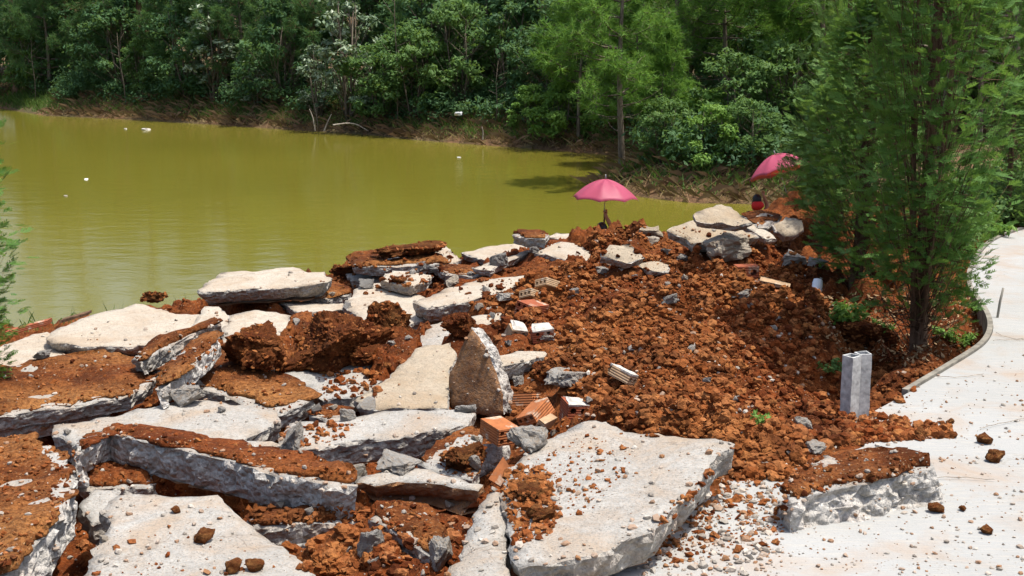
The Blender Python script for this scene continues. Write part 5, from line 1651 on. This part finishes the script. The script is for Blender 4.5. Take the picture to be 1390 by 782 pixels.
stuff('grass', *blades(P_, r, 0.22, 0.035, .6), 'green_grass', 'patch of bright grass at the left end of the far bank', 'grass')
# grass tufts at the near water edge behind the slabs
P_ = []
for px, py, n in ((40, 452, 14), (75, 440, 10), (170, 415, 6), (262, 398, 12), (270, 388, 6), (435, 362, 6), (380, 365, 4)):
    for _ in range(n):
        p = PZ(px + r.normal() * 14, py + 4 + r.normal() * 2, -0.72); P_.append(p)
P_ = np.array(P_); P_[:, 2] = np.maximum(-0.95, [gz(a[0], a[1]) for a in P_])
stuff('grass', *blades(P_, r, 0.2, 0.005, .4), 'green_grass', 'thin grass blades along the near water edge', 'grass')

# ------------------------------------------------------------------ planted bed: litter, weeds
r = np.random.default_rng(91)
BED = [(1115,400),(1180,395),(1300,385),(1316,392),(1340,430),(1344,452),(1320,476),(1240,498),(1150,490),(1110,450)]
P_ = []
for a in px_points(BED, 900, 92):
    p = hit(*a); P_.append(p + [0, 0, 0.006])
P_ = np.array(P_)
q, t = leaf_cloud(P_, np.full((len(P_), 3), 0.012), 1, 0.035, r, 0, 0.45)
stuff('leaf_litter', q, t, 'litter', 'dry leaf litter under the tall dark cypress', 'leaf litter')
for a, n in (((1185, 470), 0),): pass
rx = np.random.default_rng(123)
P_ = []
for a in px_points([(1255,300),(1290,262),(1400,240),(1410,300),(1345,322),(1312,350),(1290,345)], 420, 93):
    p = hit(*a)
    if p[0] < 8 and p[1] < 15: P_.append(p + [0, 0, 0.05 + 0.12 * rx.random()])
P_ = np.array(P_)
q, t = leaf_cloud(P_, np.repeat(rx.uniform(.06, .16, len(P_))[:, None], 3, 1), 34, 0.05, rx, .2, .5, .7)
stuff('undergrowth', q, t, 'leaf_mid', 'low green plants behind the tall dark cypress and along the bend of the path', 'undergrowth')
def weed(px, py, h, n, label, mat='leaf_bright', leaf=0.045, spread=0.08):
    p = hit(px, py)
    root = empty('weed', p)
    mb = MB(); cen = []
    for k in range(n):
        a = r.uniform(0, 6.28); d = np.array([math.cos(a), math.sin(a), 0]) * spread * r.uniform(.3, 1.2)
        tip = d + [0, 0, h * r.uniform(.5, 1.1)]
        mb.tube([np.array([0, 0, -.02]), tip * .55 + [0, 0, .01], tip], [.0025, .002, .001], 3)
        for u in (.5, .75, 1.0): cen.append(tip * u)
    link('stem', mb.mesh('stem', [M['leaf_stem']]), root)
    q, t = leaf_cloud(np.array(cen), np.full((len(cen), 3), leaf * .8), 7, leaf, r, .3, .5)
    link('leaves', fol_mesh('leaves', q, t, M[mat]), root)
    tag(root, label, 'weed', 'weeds in the planted bed', 'thing')
M['leaf_stem'] = mat_plain('green_stem', (0.09, 0.13, 0.04), 0.7)
weed(1152, 442, .11, 12, 'broad leafy weed clump left of the cypress stems', leaf=.05, spread=.1)
weed(1192, 452, .07, 7, 'small yellow-green weed between the leafy clump and the cypress stems', leaf=.035)
weed(1136, 442, .06, 6, 'small weed left of the leafy clump', leaf=.035)
weed(1308, 468, .06, 9, 'grassy weed near the kerb board', leaf=.03)
weed(1285, 458, .05, 7, 'small weed right of the cypress stems', leaf=.03)
weed(1325, 425, .05, 6, 'weed at the bend of the kerb board', leaf=.03)
weed(1134, 508, .07, 6, 'dark weed in the shaded soil above the hollow post', 'leaf_mid', .035)
weed(1038, 577, .04, 5, 'tiny green seedling in the soil near the path', leaf=.03, spread=.04)
weed(1355, 318, .08, 9, 'weeds at the far bend of the path', leaf=.05, spread=.12)

# ------------------------------------------------------------------ hollow post, stake, twigs, cup, litter
p = PZ(1159, 566, 0.0)
post = empty('hollow_post', (p[0], p[1], 0))
tag(post, 'pair of grey square hollow cement tubes standing upright at the path edge', 'post', kind='thing')
def square_tube(w, h0, h1, wall, seed):
    mb = MB()
    rr = np.random.default_rng(seed)
    def ring(s, z): return [(-s, -s, z), (s, -s, z), (s, s, z), (-s, s, z)]
    n = 7
    o, i = w / 2, w / 2 - wall
    vs, fs = [], []
    for k in range(n + 1):
        z = h0 + (h1 - h0) * k / n
        vs += [(a + rr.normal() * .0007, b + rr.normal() * .0007, c + (rr.normal() * .0015 if k == n else 0)) for a, b, c in ring(o, z)]
    for k in range(n):
        for j in range(4): fs.append([k * 4 + j, k * 4 + (j + 1) % 4, k * 4 + 4 + (j + 1) % 4, k * 4 + 4 + j])
    t = n * 4
    b = len(vs)
    vs += ring(i, h1) + ring(i, h0)
    for j in range(4):
        fs.append([t + j, t + (j + 1) % 4, b + (j + 1) % 4, b + j])
        fs.append([b + j, b + (j + 1) % 4, b + 4 + (j + 1) % 4, b + 4 + j])
    mb.add(vs, fs)
    return mb
for dx, dy, top, rz, sd in ((-0.026, -0.012, 0.285, 38, 1), (0.03, 0.016, 0.29, 10, 2)):
    o = link('tube', square_tube(0.058, -0.12, top, 0.006, sd).mesh('tube', [M['cement_tube']]), post, (dx, dy, 0))
    o.rotation_euler = (0, 0, math.radians(rz))
a, b = PZ(1353, 431, 0.0), None
st = empty('stake', (a[0], a[1], 0)); tag(st, 'thin grey stake standing on the path beside the kerb bend', 'stake', kind='thing')
mb = MB(); mb.tube([(0, 0, -.05), (0.012, 0, .09), (0.026, 0, .178)], [.007, .0075, .007], 8)
link('rod', mb.mesh('rod', [M['stake']], True), st)
r = np.random.default_rng(5)
for i, (pts, lab) in enumerate([
    ([(1255,491),(1290,499),(1330,493),(1352,482)], None), ([(1352,452),(1365,458),(1390,462)], 'twig lying on the path right of the kerb bend'),
    ([(1348,463),(1375,462),(1395,459)], 'longer twig reaching to the right edge below the kerb bend'), ([(1230,742),(1300,740),(1370,748)], None),
    ([(1160,752),(1200,760),(1250,772)], None), ([(1268,512),(1300,513),(1335,508)], 'twig on the path beside the kerb board'),
    ([(1330,582),(1360,575),(1395,568)], 'pale stalk on the path at the right edge'), ([(1230,652),(1290,648),(1350,652)], 'pale stalk on the path beyond the separate slab')]):
    if lab is None: continue
    q = [PZ(x, y, 0.006) for x, y in pts]
    q = smooth_line(q, 2)
    c = np.mean(q, axis=0)
    mb = MB(); mb.tube([a_ - c + [0, 0, r.uniform(0, .006)] for a_ in q], [0.0014] * len(q), 5)
    tag(link('twig', mb.mesh('twig', [M['deadwood']], True), None, c), lab, 'twig', 'twigs on the path', 'thing')
# white cup
p = hit(1110, 386)
mb = MB()
n, vs, fs = 14, [], []
for z, rr in ((0, .03), (.002, .032), (.05, .038), (.095, .043), (.097, .045), (.095, .0415), (.05, .036), (.004, .029)):
    for k in range(n): vs.append((rr * math.cos(6.2832 * k / n) * (1 + .06 * math.sin(3 * k)), rr * math.sin(6.2832 * k / n), z))
for i in range(7):
    for k in range(n): fs.append([i * n + k, i * n + (k + 1) % n, (i + 1) * n + (k + 1) % n, (i + 1) * n + k])
fs += [list(range(n))[::-1], [7 * n + k for k in range(n)]]
mb.add(vs, fs)
o = link('cup', mb.mesh('cup', [M['plastic_white']], True), None, (p[0], p[1], p[2] + .025)); o.rotation_euler = (2.6, .5, .3)
tag(o, 'crumpled white cup lying on the mound beside the cypress', 'cup', kind='thing')
# floating scraps
for i, (px, py, w, lab) in enumerate([(117, 243, 5, 'white scrap floating on the pond, the upper one at the left'), (89, 266, 5, 'pale scrap floating on the pond, the lower one at the left'),
                                      (170, 175, 5, 'pale scrap floating near the left bank'), (198, 176, 12, 'flat drift of leaves floating near the left bank'), (623, 214, 6, 'white scrap floating below the middle bank')]):
    p = PZ(px, py, WATER + 0.01)
    s = w * np.linalg.norm(p - CAM) / FPX / 2
    me = lump_mesh('floating_scrap', 40 + i, M['plastic_white'] if 'white' in lab else M['litter_plain'] if 'litter_plain' in M else M['mortar'], 1, .4)
    o = link('floating_scrap', me, None, p); o.scale = (s, s * .8, s * .35)
    tag(o, lab, 'scrap', 'scraps floating on the pond', 'thing')
q = PY(622, 163, 44.6)
o = link('litter_bag', lump_mesh('litter_bag', 61, M['plastic_white'], 2, .5), None, (q[0], 44.6, gz(q[0], 44.6) + .62)); o.scale = (.14, .1, .07)
tag(o, 'white plastic bag caught in the brush on the middle bank', 'bag', kind='thing')
q = PZ(683, 196, WATER)
o = link('stump', lump_mesh('stump', 62, M['charred'], 3, .6, False, 0.8), None, (q[0], q[1] + .1, WATER + .2)); o.scale = (.22, .18, .28)
tag(o, 'black charred stump at the water edge of the middle bank', 'stump', kind='thing')
for i, (pts, Y, lab) in enumerate([([(428,178),(425,160),(420,148)], 47.2, 'bare stick rising from the water below the reddish trunk'), ([(440,178),(445,165),(450,155)], 47.2, 'second bare stick leaning right beside the first'),
                                   ([(452,170),(480,166),(500,178)], 46.6, 'fallen bare branch on the bank right of the sticks'), ([(655,190),(656,180),(654,172)], 43.2, 'stick in the water left of the charred stump')]):
    q = [PY(x, y, Y) for x, y in pts]; c = q[0]
    mb = MB(); mb.tube([a_ - c for a_ in smooth_line(q, 2)], list(np.linspace(.035, .012, len(smooth_line(q, 2)))), 5)
    tag(link('branch', mb.mesh('branch', [M['deadwood']], True), None, c), lab, 'branch', 'bare sticks at the far bank', 'thing')
# drift board at the near water edge (behind the leftmost slabs)
for pts, w, lab in (([(10, 455), (45, 445), (68, 439)], 8, 'reddish strip of old board at the water edge by the cypress sprigs'), ([(84, 437), (105, 431), (122, 426)], 5, 'dark thin board behind the broad white slab at the water edge')):
    q = [PZ(x, y, -0.46) for x, y in pts]; c = np.mean(q, axis=0)
    mb = MB()
    for k in range(len(q) - 1):
        a_, b_ = q[k] - c, q[k + 1] - c
        n_ = np.array([0, 0.05, 0]); h_ = np.array([0, 0, w * .004])
        mb.add([a_ - n_, b_ - n_, b_ + n_, a_ + n_, a_ - n_ + h_, b_ - n_ + h_, b_ + n_ + h_, a_ + n_ + h_], [[3, 2, 1, 0], [4, 5, 6, 7], [0, 1, 5, 4], [1, 2, 6, 5], [2, 3, 7, 6], [3, 0, 4, 7]])
    tag(link('board', mb.mesh('board', [M['brick_red'] if 'red' in lab else M['bark_cyp']]), None, c), lab, 'board', kind='thing')

# ------------------------------------------------------------------ people with pink umbrellas
def skin(name, verts, edges, radii, mat, parent, root=0, sub=2):
    me = bpy.data.meshes.new(name)
    me.from_pydata([tuple(v) for v in verts], edges, [])
    o = link(name, me, parent)
    sk = o.modifiers.new('skin', 'SKIN')
    lay = me.skin_vertices[0].data if me.skin_vertices else None
    if lay is None:
        bm = bmesh.new(); bm.from_mesh(me); bm.verts.layers.skin.verify(); bm.to_mesh(me); bm.free()
        lay = me.skin_vertices[0].data
    for i, d in enumerate(lay):
        rr = radii[i]
        d.radius = (rr, rr) if isinstance(rr, (int, float)) else rr
        d.use_root = (i == root)
    sk.use_smooth_shade = True
    ss = o.modifiers.new('sub', 'SUBSURF'); ss.levels = sub; ss.render_levels = sub
    me.materials.append(mat)
    return o
def ellipsoid(c, s, n=18, m=12, zmin=-2, name='x'):
    mb = MB(); vs, fs = [], []
    for i in range(m + 1):
        th = math.pi * i / m
        for k in range(n):
            ph = 2 * math.pi * k / n
            vs.append((c[0] + s[0] * math.sin(th) * math.cos(ph), c[1] + s[1] * math.sin(th) * math.sin(ph), c[2] + s[2] * max(zmin, math.cos(th))))
    for i in range(m):
        for k in range(n): fs.append([i * n + k, i * n + (k + 1) % n, (i + 1) * n + (k + 1) % n, (i + 1) * n + k])
    return vs, fs
def make_person(loc, rz, label, hand, top_mat, hood=False, side=1):
    """seated on the slope, knees up, facing +y; hand: the point (own space) where one hand grips the umbrella shaft"""
    hand = np.array(hand, float)
    sh = [np.array([0.17 * s, 0, 0.53]) for s in (-1, 1)]
    el = (sh[(side + 1) // 2] + hand) / 2 + np.array([0.07 * side, 0.03, -0.04])
    oth = (1 - side) // 2 if side == 1 else 1
    V = [(0, 0, .1), (0, -.01, .28), (0, 0, .46), (0, .01, .57), (0, .02, .635), (0, .03, .70), (0, .035, .785), (0, .02, .85)]
    E = [(i, i + 1) for i in range(7)]
    R = [(.15, .12), (.135, .1), (.155, .1), (.10, .075), .05, .075, .095, .055]
    def chain(start, pts, rs):
        prev = start
        for q, rr in zip(pts, rs):
            V.append(tuple(q)); R.append(rr); E.append((prev, len(V) - 1)); prev = len(V) - 1
    for s in (-1, 1):
        chain(0, [(.1 * s, .08, .1), (.13 * s, .42, .36), (.12 * s, .46, .0), (.12 * s, .58, -.06)], [.085, .06, .042, .035])
    s0 = sh[1] if side == 1 else sh[0]
    s1 = sh[0] if side == 1 else sh[1]
    wr = hand + np.array([0, -.03, -.05])
    chain(2, [s0, el, wr, hand + [0, -.028, 0]], [.058, .042, .028, .024])
    k1 = np.array([.13 * (-side), .40, .42])
    chain(2, [s1, (s1 + k1) / 2 + np.array([-.06 * side, 0, -.1]), k1 + [0, -.06, .02], k1 + [0, 0, .03]], [.058, .042, .028, .024])
    body = skin('person', V, E, R, M['skin'], None)
    put(body, loc, rz)
    tag(body, label, 'person', 'people sitting under pink umbrellas', 'thing')
    # clothing
    nv = 4
    VV = [V[0], V[1], V[2], V[3]]; EE = [(0, 1), (1, 2), (2, 3)]
    RR = [(.168, .14), (.152, .12), (.172, .118), (.095, .085)]
    def ch2(start, pts, rs):
        prev = start
        for q, rr in zip(pts, rs):
            VV.append(tuple(q)); RR.append(rr); EE.append((prev, len(VV) - 1)); prev = len(VV) - 1
    ch2(2, [s0, s0 * .45 + el * .55], [.074, .06])
    ch2(2, [s1, (s1 + k1) / 2 + np.array([-.06 * side, 0, -.1]), k1 + [0, -.09, .02]], [.074, .056, .044])
    skin('jacket', VV, EE, RR, top_mat, body)
    VV = [V[0]]; EE = []; RR = [(.17, .14)]
    for s in (-1, 1): ch2(0, [(.1 * s, .08, .1), (.13 * s, .42, .36), (.12 * s, .455, .04)], [.1, .074, .056])
    skin('trousers', VV, EE, RR, M['cloth_black'], body)
    hr = MB(); v, f = ellipsoid((0, .012, .79), (.088, .102, .115)); v = [(x, y, z) for x, y, z in v]
    v = [(x, y if not (y > .07 and z < .8) else .06, max(z, .69)) for x, y, z in v]; hr.add(v, f)
    link('hair', hr.mesh('hair', [M['hair']], True), body)
    fc = MB()
    fc.add(*ellipsoid((0, .125, .765), (.014, .026, .026), 8, 6))
    for s in (-1, 1): fc.add(*ellipsoid((.086 * s, .03, .765), (.014, .024, .034), 8, 6))
    fc.add(*ellipsoid((0, .112, .722), (.028, .012, .008), 8, 5))
    link('face', fc.mesh('face', [M['skin']], True), body)
    for s in (-1, 1):
        mb = MB(); mb.add(*ellipsoid((.034 * s, .112, .79), (.015, .008, .009), 8, 6)); link('eye', mb.mesh('eye', [M['eye']], True), body)
    # fingers: the raised hand closes round the shaft, the other lies on the knee
    fg = MB()
    for i, L in enumerate((.95, 1.0, .97, .85)):
        z = hand[2] + .032 - .021 * i
        fg.tube([hand + np.array([.024 * math.cos(a) * L, .024 * math.sin(a) * L, z - hand[2]]) for a in np.linspace(-1.9, 2.3, 7)], [.0095, .0095, .009, .0085, .008, .0075, .006], 6)
    fg.tube([hand + np.array([-.018, -.026, -.02]), hand + np.array([-.03, -.004, .012]), hand + np.array([-.014, .022, .03])], [.011, .0095, .007], 6)
    for i, L in enumerate((.062, .072, .067, .052)):
        b = k1 + np.array([-.027 + .018 * i, .012, .03])
        fg.tube([b, b + [0, L * .55, .004], b + [0, L, -.018]], [.009, .0085, .006], 6)
    b = k1 + np.array([.03 * side, -.02, .025]); fg.tube([b, b + [.022 * side, .025, 0], b + [.026 * side, .05, -.012]], [.01, .009, .007], 6)
    link('fingers', fg.mesh('fingers', [M['skin']], True), body)
    if hood:
        hd = MB(); v, f = ellipsoid((0, -.05, .70), (.125, .085, .085)); hd.add(v, f); link('hood', hd.mesh('hood', [M['cloth_red']], True), body)
        cl = MB(); v, f = ellipsoid((0, .0, .645), (.1, .1, .05)); cl.add(v, f); link('collar', cl.mesh('collar', [M['cloth_red']], True), body)
    return body
def make_umbrella(top, axis, Rr, depth, label, length, spin=0.2, mark=False):
    """top: the crown point; axis: unit vector from handle to crown"""
    root = empty('umbrella', top)
    root.rotation_mode = 'QUATERNION'
    root.rotation_quaternion = Vector(axis).to_track_quat('Z', 'X')
    tag(root, label, 'umbrella', 'pink umbrellas', 'thing')
    n, m, sub = 8, 10, 8
    vs, fs = [], []
    for i in range(m + 1):
        t = i / m
        for k in range(n * sub):
            th = 2 * math.pi * k / (n * sub) + spin
            u = (k % sub) / sub
            sag = math.sin(math.pi * u)
            rr = Rr * t * (1 - 0.075 * sag * t)
            z = -depth * (0.08 * t + 0.92 * t ** 1.9) + 0.02 * depth * 0 - 0.055 * sag * math.sin(math.pi * min(1, t * 1.0)) * Rr * -0.0
            z += 0.06 * Rr * sag * t * t * 0.9 - 0.05 * Rr * sag * math.sin(math.pi * t)
            vs.append((rr * math.cos(th), rr * math.sin(th), z))
    N = n * sub
    for i in range(m):
        for k in range(N): fs.append([i * N + k, (i + 1) * N + k, (i + 1) * N + (k + 1) % N, i * N + (k + 1) % N])
    cm = mesh_np('canopy', np.array(vs), fs, [M['nylon']], None, True)
    c = link('canopy', cm, root)
    so = c.modifiers.new('solid', 'SOLIDIFY'); so.thickness = 0.0015
    zr = lambda t: -depth * (0.08 * t + 0.92 * t ** 1.9)
    for k in range(n):
        th = 2 * math.pi * k / n + spin
        mb = MB(); mb.tube([(Rr * t * math.cos(th), Rr * t * math.sin(th), zr(t) - .006) for t in np.linspace(.02, 1.01, 8)], [.0035] * 8, 5)
        mb.tube([(.02 * math.cos(th), .02 * math.sin(th), -depth * 1.15), (Rr * .5 * math.cos(th), Rr * .5 * math.sin(th), zr(.5) - .008)], [.0025, .0025], 4)
        link('rib', mb.mesh('rib', [M['metal']], True), root)
    mb = MB(); mb.tube([(0, 0, .05), (0, 0, -length)], [.007, .007], 8); link('shaft', mb.mesh('shaft', [M['metal']], True), root)
    mb = MB(); mb.tube([(0, 0, .07), (0, 0, .045), (0, 0, .0)], [.004, .009, .014], 8); link('ferrule', mb.mesh('ferrule', [M['metal']], True), root)
    mb = MB(); mb.tube([(0, 0, -length + .1), (0, 0, -length - .02), (.01, 0, -length - .07), (.045, 0, -length - .09), (.07, 0, -length - .06)], [.012, .013, .013, .012, .009], 8)
    link('handle', mb.mesh('handle', [M['cloth_brown']], True), root)
    if mark:                                    # pale outlined print on one panel
        mb = MB()
        ang0 = math.pi + 0.33
        def pt(a, t):
            u = ((a - spin) / (2 * math.pi / n)) % 1.0
            sag = math.sin(math.pi * u)
            rr = Rr * t * (1 - .075 * sag * t)
            z = zr(t) + .06 * Rr * sag * t * t * .9 - .05 * Rr * sag * math.sin(math.pi * t) + .004
            return np.array([rr * math.cos(a), rr * math.sin(a), z])
        fr = [(ang0 - .12, .62), (ang0 + .12, .62), (ang0 + .10, .86), (ang0 - .10, .86), (ang0 - .12, .62)]
        for (a, t), (a2, t2) in zip(fr[:-1], fr[1:]): mb.tube([pt(a + (a2 - a) * q, t + (t2 - t) * q) for q in (0, .33, .66, 1)], [.005] * 4, 4)
        for t in (.69, .77): mb.tube([pt(ang0 + q, t) for q in (-.06, 0, .06)], [.005] * 3, 4)
        link('printed_mark', mb.mesh('printed_mark', [M['print']]), root)
    return root
def seat_depth(px, py_head):
    best = None
    for Y in np.arange(15.5, 25.0, 0.1):
        h = PY(px, py_head, Y)
        e = abs((h[2] - 0.9) - gz(h[0], Y))
        if best is None or e < best[0]: best = (e, Y)
    return best[1]
Y1 = seat_depth(817, 302)
hp = PY(817, 302, Y1)
seat = np.array([hp[0], hp[1], hp[2] - 0.9])
ct = PY(822, 243, Y1)                              # crown of the canopy
hd = PY(822, 288, Y1)                              # hand
make_person(seat, 0.0, 'person seen as a dark head and a raised arm under the nearer pink umbrella', hd - seat, M['cloth_black'], side=1)
make_umbrella(ct, (0.02, 0.03, 1), 46 * Y1 / FPX, 0.30 * 92 * Y1 / FPX * 0.98, 'open pink umbrella held up over the water side of the mound', float(ct[2] - hd[2] + .12), 0.35, True)
Y2 = seat_depth(1028, 264)
hp = PY(1028, 264, Y2)
seat = np.array([hp[0], hp[1], hp[2] - 0.9])
ct = PY(1052, 209, Y2)
hd = PY(1036, 262, Y2)
make_person(seat, 0.1, 'person with black hair, red hood and dark jacket seen from behind at the crest', hd - seat, M['cloth_black'], True, 1)
axis = ct - (hd + np.array([0, 0.02, 0])); L_ = float(np.linalg.norm(axis)); axis /= L_
make_umbrella(ct, (-0.27, 0.24, 0.93), 45 * Y2 / FPX, 0.3 * 90 * Y2 / FPX, 'tilted pink umbrella half hidden by the low light green cypress', L_ + .1, 0.1)
